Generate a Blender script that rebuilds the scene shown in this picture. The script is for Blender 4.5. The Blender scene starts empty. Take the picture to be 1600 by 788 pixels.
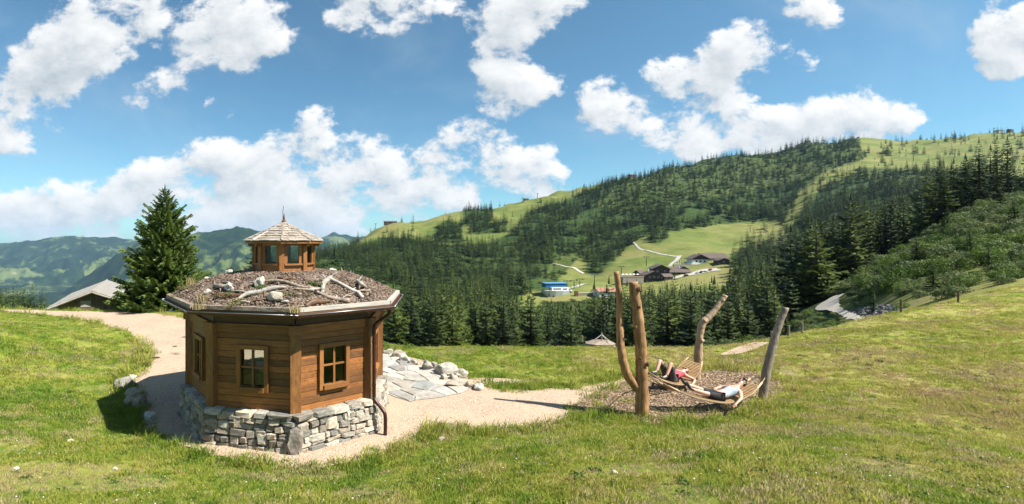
import bpy, bmesh, math, random
import numpy as np
from mathutils import Vector, Matrix, geometry

random.seed(7)
RNG = np.random.default_rng(11)
sc = bpy.context.scene
COL = sc.collection
PI = math.pi

# ------------------------------------------------------------------ camera, sky, sun, exposure
EYE = 4.6                       # eye height above the gravel round the hut
FPX, X0, Y0 = 750.0, 600.0, 380.0   # focal length and principal point in photograph pixels
cam = bpy.data.cameras.new('Camera')
cam_o = bpy.data.objects.new('Camera', cam)
COL.objects.link(cam_o)
cam_o.location = (0, 0, EYE)
cam_o.rotation_euler = (PI / 2, 0, 0)
cam.sensor_fit = 'HORIZONTAL'
cam.sensor_width = 36.0
cam.lens = FPX / 1600.0 * 36.0
cam.shift_x = (800 - X0) / 1600.0
cam.shift_y = -(394 - Y0) / 1600.0
cam.clip_start = 0.1
cam.clip_end = 60000
sc.camera = cam_o

SUN_AZ = math.radians(113)      # clockwise from the view axis
SUN_EL = math.radians(50)
sun = bpy.data.lights.new('Sun', 'SUN')
sun.energy = 5.0
sun.angle = math.radians(0.53)
sun.color = (1.0, 0.95, 0.87)
sun_o = bpy.data.objects.new('Sun', sun)
COL.objects.link(sun_o)
SUN_DIR = Vector((math.sin(SUN_AZ) * math.cos(SUN_EL), math.cos(SUN_AZ) * math.cos(SUN_EL), math.sin(SUN_EL)))
sun_o.rotation_euler = SUN_DIR.to_track_quat('Z', 'Y').to_euler()
sun_o.location = SUN_DIR * 60

vs = sc.view_settings
vs.view_transform = 'Standard'
vs.look = 'None'
vs.gamma = 1.0
vs.exposure = 1.3
sc.cycles.max_bounces = 6
sc.cycles.diffuse_bounces = 2
sc.cycles.glossy_bounces = 2
sc.cycles.transmission_bounces = 4
sc.cycles.transparent_max_bounces = 8
sc.cycles.volume_bounces = 0
sc.cycles.use_denoising = True
sc.cycles.use_adaptive_sampling = True
sc.cycles.adaptive_threshold = 0.02

# ---- node helpers
class NT:
    def __init__(s, tree):
        s.t = tree
        s.n = tree.nodes
        s.l = tree.links
    def node(s, typ, **kw):
        n = s.n.new(typ)
        for k, v in kw.items():
            setattr(n, k, v)
        return n
    def put(s, sock, v):
        if isinstance(v, bpy.types.NodeSocket):
            s.l.new(v, sock)
        elif v is not None:
            sock.default_value = v
    def math(s, op, a, b=None, c=None, clamp=False):
        n = s.node('ShaderNodeMath', operation=op, use_clamp=clamp)
        s.put(n.inputs[0], a)
        if b is not None: s.put(n.inputs[1], b)
        if c is not None: s.put(n.inputs[2], c)
        return n.outputs[0]
    def vmath(s, op, a, b=None, scale=None):
        n = s.node('ShaderNodeVectorMath', operation=op)
        s.put(n.inputs[0], a)
        if b is not None: s.put(n.inputs[1], b)
        if scale is not None: s.put(n.inputs['Scale'], scale)
        return n.outputs[0]
    def mix(s, fac, a, b, blend='MIX'):
        n = s.node('ShaderNodeMix', data_type='RGBA', blend_type=blend)
        s.put(n.inputs['Factor'], fac)
        s.put(n.inputs[6], a if isinstance(a, bpy.types.NodeSocket) else (*a[:3], 1))
        s.put(n.inputs[7], b if isinstance(b, bpy.types.NodeSocket) else (*b[:3], 1))
        return n.outputs[2]
    def noise(s, vec, scale, detail=4, rough=0.55, dist=0.0, out=0):
        n = s.node('ShaderNodeTexNoise')
        if vec is not None: s.l.new(vec, n.inputs['Vector'])
        n.inputs['Scale'].default_value = scale
        n.inputs['Detail'].default_value = detail
        n.inputs['Roughness'].default_value = rough
        n.inputs['Distortion'].default_value = dist
        return n.outputs[out]
    def voro(s, vec, scale, feature='F1', out='Distance', rnd=1.0):
        n = s.node('ShaderNodeTexVoronoi', feature=feature)
        s.l.new(vec, n.inputs['Vector'])
        n.inputs['Scale'].default_value = scale
        n.inputs['Randomness'].default_value = rnd
        return n.outputs[out]
    def ramp(s, fac, stops):
        n = s.node('ShaderNodeValToRGB')
        s.put(n.inputs[0], fac)
        el = n.color_ramp.elements
        while len(el) < len(stops): el.new(0.5)
        for e, (p, c) in zip(el, stops):
            e.position = p
            e.color = (*c[:3], 1) if not isinstance(c, (int, float)) else (c, c, c, 1)
        return n.outputs[0]
    def smooth(s, x, lo, hi):
        n = s.node('ShaderNodeMapRange', interpolation_type='SMOOTHSTEP', clamp=True)
        s.put(n.inputs[0], x)
        s.put(n.inputs[1], lo)
        s.put(n.inputs[2], hi)
        return n.outputs[0]
    def sep(s, v):
        n = s.node('ShaderNodeSeparateXYZ')
        s.l.new(v, n.inputs[0])
        return n.outputs
    def comb(s, x, y, z):
        n = s.node('ShaderNodeCombineXYZ')
        for i, v in enumerate((x, y, z)): s.put(n.inputs[i], v)
        return n.outputs[0]

world = bpy.data.worlds.new('World')
sc.world = world
world.use_nodes = True
def build_sky():
    w = NT(world.node_tree)
    w.n.clear()
    out = w.node('ShaderNodeOutputWorld')
    bg = w.node('ShaderNodeBackground')
    bg.inputs[1].default_value = 0.054
    sky = w.node('ShaderNodeTexSky', sky_type='NISHITA')
    sky.sun_disc = False
    sky.sun_elevation = SUN_EL
    sky.sun_rotation = SUN_AZ
    sky.altitude = 1700
    sky.air_density = 1.0
    sky.dust_density = 2.4
    sky.ozone_density = 1.6
    tc = w.node('ShaderNodeTexCoord')
    d = tc.outputs['Generated']
    x, y, z = w.sep(d)
    yy = w.math('MAXIMUM', y, 0.12)
    U = w.math('DIVIDE', x, yy)
    V = w.math('DIVIDE', z, yy)
    p = w.comb(w.math('MULTIPLY', U, 1.0), w.math('MULTIPLY', V, 1.35), 0.0)
    # warp, then billowy detail
    n0 = w.noise(p, 1.7, 3, 0.5)
    # cumulus masses: (px, py, rx, ry, tilt degrees, weight)
    blobs = [(130, 62, 140, 58, -35, 1.1), (60, 110, 75, 48, -30, .95), (215, 20, 70, 40, 0, 1), (350, 40, 100, 62, -25, 1), (420, 40, 45, 40, -30, .8),
             (300, 90, 40, 32, 0, .55), (600, 8, 95, 36, 0, .9), (820, 25, 75, 50, -20, 1), (240, 132, 50, 28, -25, .55),
             (372, 178, 20, 11, 0, .5), (326, 154, 18, 12, 0, .4), (8, 180, 62, 48, 0, .95), (20, 150, 30, 30, 0, .6),
             (440, 262, 145, 50, -8, 1), (505, 225, 40, 48, 0, .9), (300, 290, 120, 35, 0, .85), (640, 300, 190, 38, 0, .8),
             (720, 250, 85, 48, 0, 1), (800, 280, 80, 36, 10, .85), (110, 330, 150, 36, 0, .8), (20, 345, 110, 26, 0, .7), (420, 325, 240, 42, 0, .95), (560, 270, 110, 40, 0, .9), (200, 300, 90, 26, 0, .7),
             (850, 310, 60, 30, 20, .7), (825, 130, 62, 46, -15, .95), (780, 100, 36, 14, 0, .5), (940, 165, 42, 46, 20, .85), (1000, 195, 24, 20, 0, .5),
             (1130, 95, 105, 40, -25, 1), (1215, 82, 52, 32, 0, .95), (1060, 140, 50, 30, -30, .8), (1100, 190, 95, 42, 8, .9), (1220, 200, 115, 38, 0, .95),
             (1330, 190, 90, 40, 8, .9), (1110, 225, 90, 34, 0, .8), (1270, 20, 50, 32, 25, .8), (1565, 60, 48, 45, 40, .85), (1600, 30, 30, 50, 0, .7), (1443, 190, 18, 9, 0, .45),
             (840, 237, 24, 11, 0, .45), (100, 375, 300, 22, 0, .5), (480, 345, 300, 26, 0, .6)]
    def masses(Uc, Vc):
        field = None
        for (bx, by, rx, ry, tilt, wt) in blobs:
            cu, cv = (bx - X0) / FPX, (Y0 - by) / FPX
            a = math.radians(-tilt)
            du = w.math('SUBTRACT', Uc, cu)
            dv = w.math('SUBTRACT', Vc, cv)
            ca, sa = math.cos(a), math.sin(a)
            kx, ky = FPX / rx, FPX / ry
            e1 = w.math('MULTIPLY_ADD', du, ca * kx, w.math('MULTIPLY', dv, sa * kx))
            e2 = w.math('MULTIPLY_ADD', du, -sa * ky, w.math('MULTIPLY', dv, ca * ky))
            r2 = w.math('MULTIPLY_ADD', e1, e1, w.math('MULTIPLY', e2, e2))
            g = w.math('MULTIPLY_ADD', r2, -0.5 * wt, wt)
            field = g if field is None else w.math('SMOOTH_MAX', field, g, 0.15)
        return w.math('MAXIMUM', field, -1.2)
    # behind and beside the view: the same broken cumulus from noise alone
    nb = w.noise(d, 2.3, 8, 0.6)
    side = w.smooth(y, 0.2, 0.45)
    away = w.math('MULTIPLY', w.math('SUBTRACT', nb, 0.57), 6.0)
    def density(Uc, Vc, pv, det):
        f = w.math('ADD', w.math('MULTIPLY', masses(Uc, Vc), side), w.math('MULTIPLY', away, w.math('SUBTRACT', 1.0, side)))
        n = w.noise(pv, 6.5, det, 0.63, 0.1)
        nn = w.math('ADD', w.math('MULTIPLY', w.math('SUBTRACT', n, 0.5), 4.2), w.math('MULTIPLY', w.math('SUBTRACT', n0, 0.5), 0.6))
        return w.math('ADD', w.math('MULTIPLY', f, 0.95), w.math('ADD', nn, -0.27))
    dens = density(U, V, p, 10)
    dens2 = density(w.math('ADD', U, 0.020), w.math('ADD', V, 0.034), w.vmath('ADD', p, (0.020, 0.034 * 1.35, 0.0)), 10)
    mask = w.smooth(dens, -0.04, 0.42)
    rel = w.math('MULTIPLY', w.math('SUBTRACT', dens, dens2), 0.55)  # cloud self-shadow put into the colour: edges towards the sun lighter, bases greyer
    thick = w.smooth(dens, 0.45, 1.3)
    lit = w.math('ADD', w.math('SUBTRACT', 0.60, w.math('MULTIPLY', thick, 0.24)), rel, clamp=True)
    ccol = w.mix(lit, (3.3, 3.95, 4.5), (7.9, 7.9, 7.9))
    veil = w.math('MULTIPLY', w.smooth(w.noise(p, 2.2, 6, 0.6, 0.4), 0.45, 0.8), 0.3)
    tint = w.mix(1.0, sky.outputs[0], (0.78, 1.15, 1.13), 'MULTIPLY')
    base = w.mix(veil, tint, (5.0, 5.8, 6.4))
    up = w.smooth(z, -0.03, 0.03)
    col = w.mix(w.math('MULTIPLY', mask, up), base, ccol)
    w.l.new(col, bg.inputs[0])
    w.l.new(bg.outputs[0], out.inputs[0])
build_sky()

# ------------------------------------------------------------------ mesh helpers
def gp(px, py, z=0.0):
    """point of the horizontal plane z seen at a photograph pixel"""
    Y = (EYE - z) * FPX / (py - Y0)
    return Vector(((px - X0) / FPX * Y, Y, z))
def dp(px, py, Y):
    return Vector(((px - X0) / FPX * Y, Y, EYE + (Y0 - py) / FPX * Y))

def mk(name, verts, faces, mat=None, parent=None, smooth=False, loc=None):
    me = bpy.data.meshes.new(name)
    me.from_pydata([tuple(v) for v in verts], [], [tuple(f) for f in faces])
    if smooth:
        me.polygons.foreach_set('use_smooth', [True] * len(me.polygons))
    me.update()
    return ob(name, me, mat, parent, loc)
def ob(name, me, mat=None, parent=None, loc=None):
    o = bpy.data.objects.new(name, me)
    COL.objects.link(o)
    if mat is not None and me is not None and len(me.materials) == 0:
        me.materials.append(mat)
    if parent is not None: o.parent = parent
    if loc is not None: o.location = loc
    return o
def np_mesh(name, V, F, mats=None, smooth=False, fm=None):
    me = bpy.data.meshes.new(name)
    V = np.asarray(V, np.float32)
    F = np.asarray(F, np.int32)
    k = F.shape[1]
    me.vertices.add(len(V))
    me.vertices.foreach_set('co', V.ravel())
    me.loops.add(F.size)
    me.loops.foreach_set('vertex_index', F.ravel())
    me.polygons.add(len(F))
    me.polygons.foreach_set('loop_start', np.arange(0, F.size, k, dtype=np.int32))
    me.polygons.foreach_set('loop_total', np.full(len(F), k, np.int32))
    if smooth: me.polygons.foreach_set('use_smooth', np.ones(len(F), bool))
    for m in (mats or []): me.materials.append(m)
    if fm is not None: me.polygons.foreach_set('material_index', np.asarray(fm, np.int32))
    me.update(calc_edges=True)
    me.validate()
    return me
def tag(o, label=None, cat=None, group=None, kind=None):
    if label: o['label'] = label
    if cat: o['category'] = cat
    if group: o['group'] = group
    if kind: o['kind'] = kind
    return o
def thing(name, label, cat, loc=(0, 0, 0), group=None, rz=0.0):
    o = bpy.data.objects.new(name, None)
    COL.objects.link(o)
    o.location = loc
    o.rotation_euler = (0, 0, rz)
    o.empty_display_size = 0.2
    return tag(o, label, cat, group)

def bev_box(name, bev=0.02, seg=1, jit=0.0, seed=0):
    bm = bmesh.new()
    bmesh.ops.create_cube(bm, size=1.0)
    if bev: bmesh.ops.bevel(bm, geom=bm.edges[:], offset=bev, segments=seg, affect='EDGES', profile=0.6)
    r = random.Random(seed)
    if jit:
        for v in bm.verts: v.co += Vector((r.uniform(-jit, jit), r.uniform(-jit, jit), r.uniform(-jit, jit)))
    me = bpy.data.meshes.new(name)
    bm.to_mesh(me)
    bm.free()
    return me
def rock_mesh(name, seed, sub=2, jag=0.28, blocky=0.35):
    bm = bmesh.new()
    bmesh.ops.create_icosphere(bm, subdivisions=sub, radius=0.5)
    r = random.Random(seed)
    planes = [(Vector((r.gauss(0, 1), r.gauss(0, 1), r.gauss(0, 1))).normalized(), r.uniform(0.27, 0.43)) for _ in range(9)]
    from mathutils import noise as mn
    off = Vector((seed * 3.1, seed * 1.7, 0))
    for v in bm.verts:
        c = v.co.copy()
        for n, dd in planes:
            e = c.dot(n) - dd
            if e > 0: c -= n * e * 0.9
        c *= 1 + jag * mn.noise(c * 2.6 + off)
        m = max(abs(c.x), abs(c.y), abs(c.z))
        if m > 0: c = c.lerp(c * (0.42 / m), blocky * 0.5)
        v.co = c
    me = bpy.data.meshes.new(name)
    bm.to_mesh(me)
    bm.free()
    return me
def tube(pts, rad, seg=8, cap=True, wob=0.0, seed=0):
    """tube along points; rad a number or list. returns verts, faces"""
    pts = [Vector(p) for p in pts]
    n = len(pts)
    rad = [rad] * n if isinstance(rad, (int, float)) else list(rad)
    V, F = [], []
    r = random.Random(seed)
    ref = None
    for i, p in enumerate(pts):
        t = (pts[min(i + 1, n - 1)] - pts[max(i - 1, 0)]).normalized()
        if ref is None:
            ref = t.cross(Vector((0.3, 0.9, 0.2)))
            if ref.length < 1e-3: ref = t.cross(Vector((1, 0, 0)))
        ref = (ref - t * ref.dot(t)).normalized()
        b = t.cross(ref)
        for k in range(seg):
            a = 2 * PI * k / seg
            rr = rad[i] * (1 + r.uniform(-wob, wob))
            V.append(p + ref * math.cos(a) * rr + b * math.sin(a) * rr)
    for i in range(n - 1):
        for k in range(seg):
            F.append((i * seg + k, i * seg + (k + 1) % seg, (i + 1) * seg + (k + 1) % seg, (i + 1) * seg + k))
    if cap:
        F.append(tuple(reversed(range(seg))))
        F.append(tuple(range((n - 1) * seg, n * seg)))
    return V, F
def spline(pts, n):
    """Catmull-Rom through points (lists of numbers)"""
    P = [np.array(p, float) for p in pts]
    P = [2 * P[0] - P[1]] + P + [2 * P[-1] - P[-2]]
    out = []
    m = len(P) - 3
    for i in range(n):
        t = i / (n - 1) * m
        k = min(int(t), m - 1)
        f = t - k
        a, b, c, d = P[k:k + 4]
        out.append(0.5 * (2 * b + (c - a) * f + (2 * a - 5 * b + 4 * c - d) * f * f + (3 * b - a - 3 * c + d) * f ** 3))
    return out
class MB:
    """collects shapes into one mesh"""
    def __init__(s): s.v, s.f = [], []
    def add(s, V, F):
        b = len(s.v)
        s.v += [tuple(v) for v in V]
        s.f += [tuple(i + b for i in f) for f in F]
        return s
    def box(s, c, size, ax=None):
        c = Vector(c)
        ax = ax or (Vector((1, 0, 0)), Vector((0, 1, 0)), Vector((0, 0, 1)))
        V = [c + ax[0] * (sx * size[0] / 2) + ax[1] * (sy * size[1] / 2) + ax[2] * (sz * size[2] / 2) for sx in (-1, 1) for sy in (-1, 1) for sz in (-1, 1)]
        return s.add(V, [(0, 1, 3, 2), (4, 6, 7, 5), (0, 4, 5, 1), (2, 3, 7, 6), (0, 2, 6, 4), (1, 5, 7, 3)])
    def tube(s, *a, **k): return s.add(*tube(*a, **k))
    def build(s, name, mat, parent=None, smooth=False, loc=None):
        return mk(name, s.v, s.f, mat, parent, smooth, loc)

# ---- value noise for the terrain
def _hash(ix, iy, s):
    h = (ix.astype(np.int64) * 374761393 + iy.astype(np.int64) * 668265263 + s * 1442695041) & 0xFFFFFFFF
    h = ((h ^ (h >> 13)) * 1274126177) & 0xFFFFFFFF
    return ((h ^ (h >> 16)) & 0xFFFF) / 65535.0
def vnoise(x, y, s=0):
    x = np.asarray(x, float); y = np.asarray(y, float)
    ix, iy = np.floor(x), np.floor(y)
    fx, fy = x - ix, y - iy
    fx = fx * fx * (3 - 2 * fx); fy = fy * fy * (3 - 2 * fy)
    a = _hash(ix, iy, s); b = _hash(ix + 1, iy, s); c = _hash(ix, iy + 1, s); d = _hash(ix + 1, iy + 1, s)
    return (a + (b - a) * fx) * (1 - fy) + (c + (d - c) * fx) * fy - 0.5
def fbm(x, y, s=0, o=4, g=0.5):
    v = 0; a = 1.0
    for i in range(o):
        v = v + a * vnoise(x * 2 ** i, y * 2 ** i, s + i)
        a *= g
    return v
def in_poly(px, py, poly):
    px = np.asarray(px, float); py = np.asarray(py, float)
    r = np.zeros(px.shape, bool)
    n = len(poly)
    for i in range(n):
        (x1, y1), (x2, y2) = poly[i][:2], poly[(i + 1) % n][:2]
        if y1 == y2: continue
        c = ((y1 > py) != (y2 > py)) & (px < (x2 - x1) * (py - y1) / (y2 - y1) + x1)
        r ^= c
    return r
def seg_dist(px, py, line):
    best = np.full(np.shape(px), 1e9)
    for (x1, y1), (x2, y2) in zip(line[:-1], line[1:]):
        dx, dy = x2 - x1, y2 - y1
        t = np.clip(((px - x1) * dx + (py - y1) * dy) / (dx * dx + dy * dy), 0, 1)
        best = np.minimum(best, np.hypot(px - x1 - t * dx, py - y1 - t * dy))
    return best
def sstep(x, a, b):
    t = np.clip((x - a) / (b - a), 0, 1)
    return t * t * (3 - 2 * t)
# ------------------------------------------------------------------ materials
M = {}
def new_mat(name):
    m = bpy.data.materials.new(name)
    m.use_nodes = True
    t = NT(m.node_tree)
    t.n.clear()
    out = t.node('ShaderNodeOutputMaterial')
    b = t.node('ShaderNodeBsdfPrincipled')
    t.l.new(b.outputs[0], out.inputs[0])
    M[name] = m
    return m, t, b, out
def bump(t, b, h, strength=0.4, dist=0.02):
    n = t.node('ShaderNodeBump')
    n.inputs['Strength'].default_value = strength
    n.inputs['Distance'].default_value = dist
    t.l.new(h, n.inputs['Height'])
    t.l.new(n.outputs[0], b.inputs['Normal'])
def plain(name, c, rough=0.7, metal=0.0, var=0.12, scale=8.0, c2=None):
    m, t, b, o = new_mat(name)
    tc = t.node('ShaderNodeTexCoord').outputs['Object']
    n = t.noise(tc, scale, 4)
    c2 = c2 or tuple(max(0, x * (1 - 2.2 * var)) for x in c)
    t.l.new(t.mix(n, c2, tuple(min(1, x * (1 + var)) for x in c)), b.inputs['Base Color'])
    b.inputs['Roughness'].default_value = rough
    b.inputs['Metallic'].default_value = metal
    return m
def rnd_tint(t, col, lo, hi, blend='MULTIPLY'):
    oi = t.node('ShaderNodeObjectInfo').outputs['Random']
    return t.mix(1.0, col, t.mix(oi, lo, hi), blend)
def grass_colour(t, pos):
    """meadow colour from world position: fresh and dry patches at several sizes"""
    a = t.noise(pos, 0.12, 4, 0.6)
    b = t.noise(pos, 0.9, 5, 0.65)
    c = t.noise(pos, 7.0, 4, 0.6)
    x = t.sep(pos)[0]
    right = t.smooth(x, 1.0, 16.0)
    f = t.math('ADD', t.math('MULTIPLY', a, 0.55), t.math('MULTIPLY', b, 0.75))
    f = t.math('ADD', f, t.math('MULTIPLY', t.math('SUBTRACT', c, 0.5), 0.55))
    f = t.math('ADD', f, t.math('MULTIPLY', right, 0.14))
    return t.ramp(f, [(0.43, (0.062, 0.122, 0.010)), (0.58, (0.125, 0.185, 0.019)), (0.72, (0.215, 0.232, 0.038)), (0.83, (0.285, 0.258, 0.080)), (0.95, (0.25, 0.185, 0.095))])

def build_materials():
    # ground: meadow, undergrowth under the trees and bushes (vertex attribute says which grows there)
    m, t, b, o = new_mat('ground')
    pos = t.node('ShaderNodeNewGeometry').outputs['Position']
    near = grass_colour(t, pos)
    an = t.node('ShaderNodeAttribute'); an.attribute_name = 'zone'
    forest, scrub, far = t.sep(an.outputs['Vector'])
    fa = t.noise(pos, 0.011, 6, 0.6)
    fb = t.noise(pos, 0.06, 6, 0.65)
    fc = t.noise(pos, 0.35, 4, 0.6)
    ff = t.math('ADD', t.math('MULTIPLY', fa, 0.6), t.math('ADD', t.math('MULTIPLY', fb, 0.5), t.math('MULTIPLY', fc, 0.25)))
    farc = t.ramp(ff, [(0.46, (0.050, 0.086, 0.015)), (0.62, (0.098, 0.124, 0.026)), (0.78, (0.165, 0.158, 0.052)), (0.93, (0.19, 0.15, 0.07))])
    soil = t.smooth(t.noise(pos, 0.8, 6, 0.7), 0.60, 0.70)
    near = t.mix(t.math('MULTIPLY', soil, 0.75), near, t.mix(t.noise(pos, 14.0, 4), (0.10, 0.075, 0.045), (0.26, 0.205, 0.135)))
    col = t.mix(far, near, farc)
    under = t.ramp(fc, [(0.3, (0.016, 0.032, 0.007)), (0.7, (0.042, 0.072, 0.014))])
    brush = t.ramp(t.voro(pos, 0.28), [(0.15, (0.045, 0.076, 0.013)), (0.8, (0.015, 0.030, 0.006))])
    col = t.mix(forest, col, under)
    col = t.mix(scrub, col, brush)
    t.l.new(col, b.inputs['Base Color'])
    b.inputs['Roughness'].default_value = 0.95
    b.inputs['Specular IOR Level'].default_value = 0.15
    h = t.math('ADD', t.noise(pos, 22.0, 5, 0.7), t.math('MULTIPLY', t.noise(pos, 1.2, 4), 2.0))
    bump(t, b, h, 0.8, 0.06)

    m, t, b, o = new_mat('gravel')
    pos = t.node('ShaderNodeNewGeometry').outputs['Position']
    big = t.noise(pos, 0.7, 5, 0.6)
    v = t.node('ShaderNodeTexVoronoi'); t.l.new(pos, v.inputs['Vector']); v.inputs['Scale'].default_value = 42
    peb = t.ramp(t.sep(v.outputs['Color'])[0], [(0.0, (0.14, 0.102, 0.076)), (0.15, (0.30, 0.215, 0.150)), (0.75, (0.40, 0.29, 0.205)), (1.0, (0.52, 0.43, 0.34))])
    col = t.mix(t.math('MULTIPLY', t.smooth(big, 0.42, 0.62), 0.75), peb, (0.40, 0.30, 0.212))
    dk = t.smooth(t.noise(pos, 6.0, 6, 0.75), 0.60, 0.74)
    col = t.mix(t.math('MULTIPLY', dk, 0.7), col, (0.15, 0.11, 0.08))
    t.l.new(col, b.inputs['Base Color'])
    b.inputs['Roughness'].default_value = 0.95
    b.inputs['Specular IOR Level'].default_value = 0.2
    bump(t, b, t.math('ADD', v.outputs['Distance'], t.noise(pos, 9.0, 6, 0.7)), 0.7, 0.02)

    m, t, b, o = new_mat('chipbed')
    pos = t.node('ShaderNodeNewGeometry').outputs['Position']
    v = t.node('ShaderNodeTexVoronoi'); t.l.new(t.vmath('MULTIPLY', pos, (1, 0.6, 1)), v.inputs['Vector']); v.inputs['Scale'].default_value = 26
    col = t.ramp(t.sep(v.outputs['Color'])[0], [(0.0, (0.07, 0.045, 0.028)), (0.4, (0.16, 0.11, 0.07)), (0.8, (0.26, 0.19, 0.122)), (1.0, (0.37, 0.29, 0.20))])
    t.l.new(col, b.inputs['Base Color'])
    b.inputs['Roughness'].default_value = 0.95
    bump(t, b, v.outputs['Distance'], 0.9, 0.03)

    m, t, b, o = new_mat('roofchip')
    col = rnd_tint(t, t.mix(0.5, (0.15, 0.108, 0.080), (0.15, 0.108, 0.080)), (0.35, 0.32, 0.3), (1.5, 1.45, 1.4))
    t.l.new(col, b.inputs['Base Color']); b.inputs['Roughness'].default_value = 0.95
    m, t, b, o = new_mat('roofbed')
    pos = t.node('ShaderNodeNewGeometry').outputs['Position']
    v = t.node('ShaderNodeTexVoronoi'); t.l.new(pos, v.inputs['Vector']); v.inputs['Scale'].default_value = 30
    big = t.noise(pos, 2.2, 5, 0.65)
    col = t.ramp(t.sep(v.outputs['Color'])[0], [(0.0, (0.045, 0.032, 0.024)), (0.5, (0.13, 0.095, 0.068)), (1.0, (0.27, 0.21, 0.16))])
    col = t.mix(t.smooth(big, 0.5, 0.7), col, (0.075, 0.062, 0.034))
    t.l.new(col, b.inputs['Base Color']); b.inputs['Roughness'].default_value = 0.95
    bump(t, b, v.outputs['Distance'], 0.9, 0.03)

    m, t, b, o = new_mat('chip')
    col = rnd_tint(t, t.mix(0.5, (0.26, 0.185, 0.12), (0.26, 0.185, 0.12)), (0.38, 0.34, 0.3), (1.35, 1.3, 1.22))
    t.l.new(col, b.inputs['Base Color']); b.inputs['Roughness'].default_value = 0.9

    def wood(name, dark, mid, light, lo=(0.75, 0.74, 0.72), hi=(1.15, 1.12, 1.1), grain=1.0, rough=0.62):
        m, t, b, o = new_mat(name)
        tc = t.node('ShaderNodeTexCoord').outputs['Object']
        oi = t.node('ShaderNodeObjectInfo').outputs['Random']
        shift = t.comb(t.math('MULTIPLY', oi, 37.0), t.math('MULTIPLY', oi, 91.0), t.math('MULTIPLY', oi, 53.0))
        p = t.vmath('ADD', t.vmath('MULTIPLY', tc, (2.6 * grain, 4.0 * grain, 6.0 * grain)), shift)
        n = t.noise(p, 1.0, 8, 0.72, 1.2)
        k = t.noise(t.vmath('ADD', t.vmath('MULTIPLY', tc, (7.0, 1.0, 2.0)), shift), 1.0, 3, 0.6)
        f = t.math('ADD', t.math('MULTIPLY', n, 0.75), t.math('MULTIPLY', k, 0.3))
        col = t.ramp(f, [(0.30, dark), (0.50, mid), (0.72, light)])
        knot = t.smooth(t.noise(t.vmath('ADD', t.vmath('MULTIPLY', tc, (9.0, 2.0, 1.6)), shift), 1.0, 2), 0.70, 0.76)
        col = t.mix(t.math('MULTIPLY', knot, 0.6), col, dark)
        t.l.new(rnd_tint(t, col, lo, hi), b.inputs['Base Color'])
        b.inputs['Roughness'].default_value = rough
        bump(t, b, n, 0.35, 0.012)
    wood('plank', (0.050, 0.019, 0.005), (0.200, 0.078, 0.0175), (0.345, 0.150, 0.040), (0.5, 0.5, 0.5), (1.3, 1.22, 1.18))
    wood('post', (0.06, 0.024, 0.007), (0.185, 0.078, 0.020), (0.31, 0.145, 0.044))
    wood('frame', (0.10, 0.038, 0.009), (0.215, 0.086, 0.019), (0.29, 0.13, 0.035), grain=0.6)
    wood('darkwood', (0.045, 0.022, 0.010), (0.095, 0.045, 0.018), (0.15, 0.080, 0.034))
    wood('cupwood', (0.11, 0.040, 0.009), (0.235, 0.092, 0.021), (0.34, 0.15, 0.042), grain=0.8)
    wood('weathered', (0.16, 0.145, 0.125), (0.34, 0.315, 0.28), (0.52, 0.49, 0.45), lo=(0.55, 0.53, 0.5), hi=(1.1, 1.08, 1.05))
    wood('shake', (0.13, 0.105, 0.085), (0.30, 0.26, 0.215), (0.52, 0.47, 0.41), lo=(0.55, 0.52, 0.5), hi=(1.2, 1.18, 1.15))
    wood('greyshake', (0.13, 0.115, 0.10), (0.25, 0.23, 0.20), (0.36, 0.335, 0.30), lo=(0.8, 0.8, 0.8), hi=(1.1, 1.08, 1.05))
    wood('barnwood', (0.035, 0.022, 0.014), (0.085, 0.058, 0.038), (0.17, 0.125, 0.085))
    wood('slat', (0.25, 0.14, 0.06), (0.46, 0.29, 0.14), (0.60, 0.42, 0.23))

    # peeled log: long streaks down the trunk, knots and darker bark rests
    for nm, cs in (('log', ((0.095, 0.042, 0.015), (0.265, 0.135, 0.050), (0.43, 0.26, 0.12))), ('greylog', ((0.10, 0.075, 0.055), (0.215, 0.165, 0.125), (0.34, 0.28, 0.22))), ('palelog', ((0.17, 0.10, 0.06), (0.32, 0.21, 0.125), (0.48, 0.355, 0.24)))):
        m, t, b, o = new_mat(nm)
        tc = t.node('ShaderNodeTexCoord').outputs['Object']
        n = t.noise(t.vmath('MULTIPLY', tc, (16, 16, 1.3)), 1.0, 8, 0.7, 0.6)
        k = t.noise(t.vmath('MULTIPLY', tc, (3, 3, 1.2)), 1.0, 5, 0.65)
        f = t.math('ADD', t.math('MULTIPLY', n, 0.75), t.math('MULTIPLY', k, 0.35))
        col = t.ramp(f, [(0.40, cs[0]), (0.54, cs[1]), (0.70, cs[2])])
        bk = t.smooth(t.noise(t.vmath('MULTIPLY', tc, (5, 5, 0.9)), 1.0, 6, 0.7, 0.4), 0.56, 0.63)
        col = t.mix(t.math('MULTIPLY', bk, 0.7), col, cs[0])
        t.l.new(col, b.inputs['Base Color'])
        b.inputs['Roughness'].default_value = 0.7
        bump(t, b, n, 0.5, 0.02)

    def stone(name, a, c, e, scale=5.0, lo=(0.6, 0.6, 0.6), hi=(1.3, 1.27, 1.22)):
        m, t, b, o = new_mat(name)
        tc = t.node('ShaderNodeTexCoord').outputs['Object']
        oi = t.node('ShaderNodeObjectInfo').outputs['Random']
        p = t.vmath('ADD', tc, t.comb(t.math('MULTIPLY', oi, 31.0), t.math('MULTIPLY', oi, 17.0), 0.0))
        n = t.noise(p, scale, 8, 0.68, 0.5)
        col = t.ramp(n, [(0.3, a), (0.52, c), (0.72, e)])
        seam = t.smooth(t.noise(t.vmath('MULTIPLY', p, (1, 1, 5)), scale * 0.8, 5, 0.6), 0.56, 0.66)
        col = t.mix(t.math('MULTIPLY', seam, 0.5), col, a)
        oi2 = t.math('FRACT', t.math('MULTIPLY', oi, 7.31))
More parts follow.
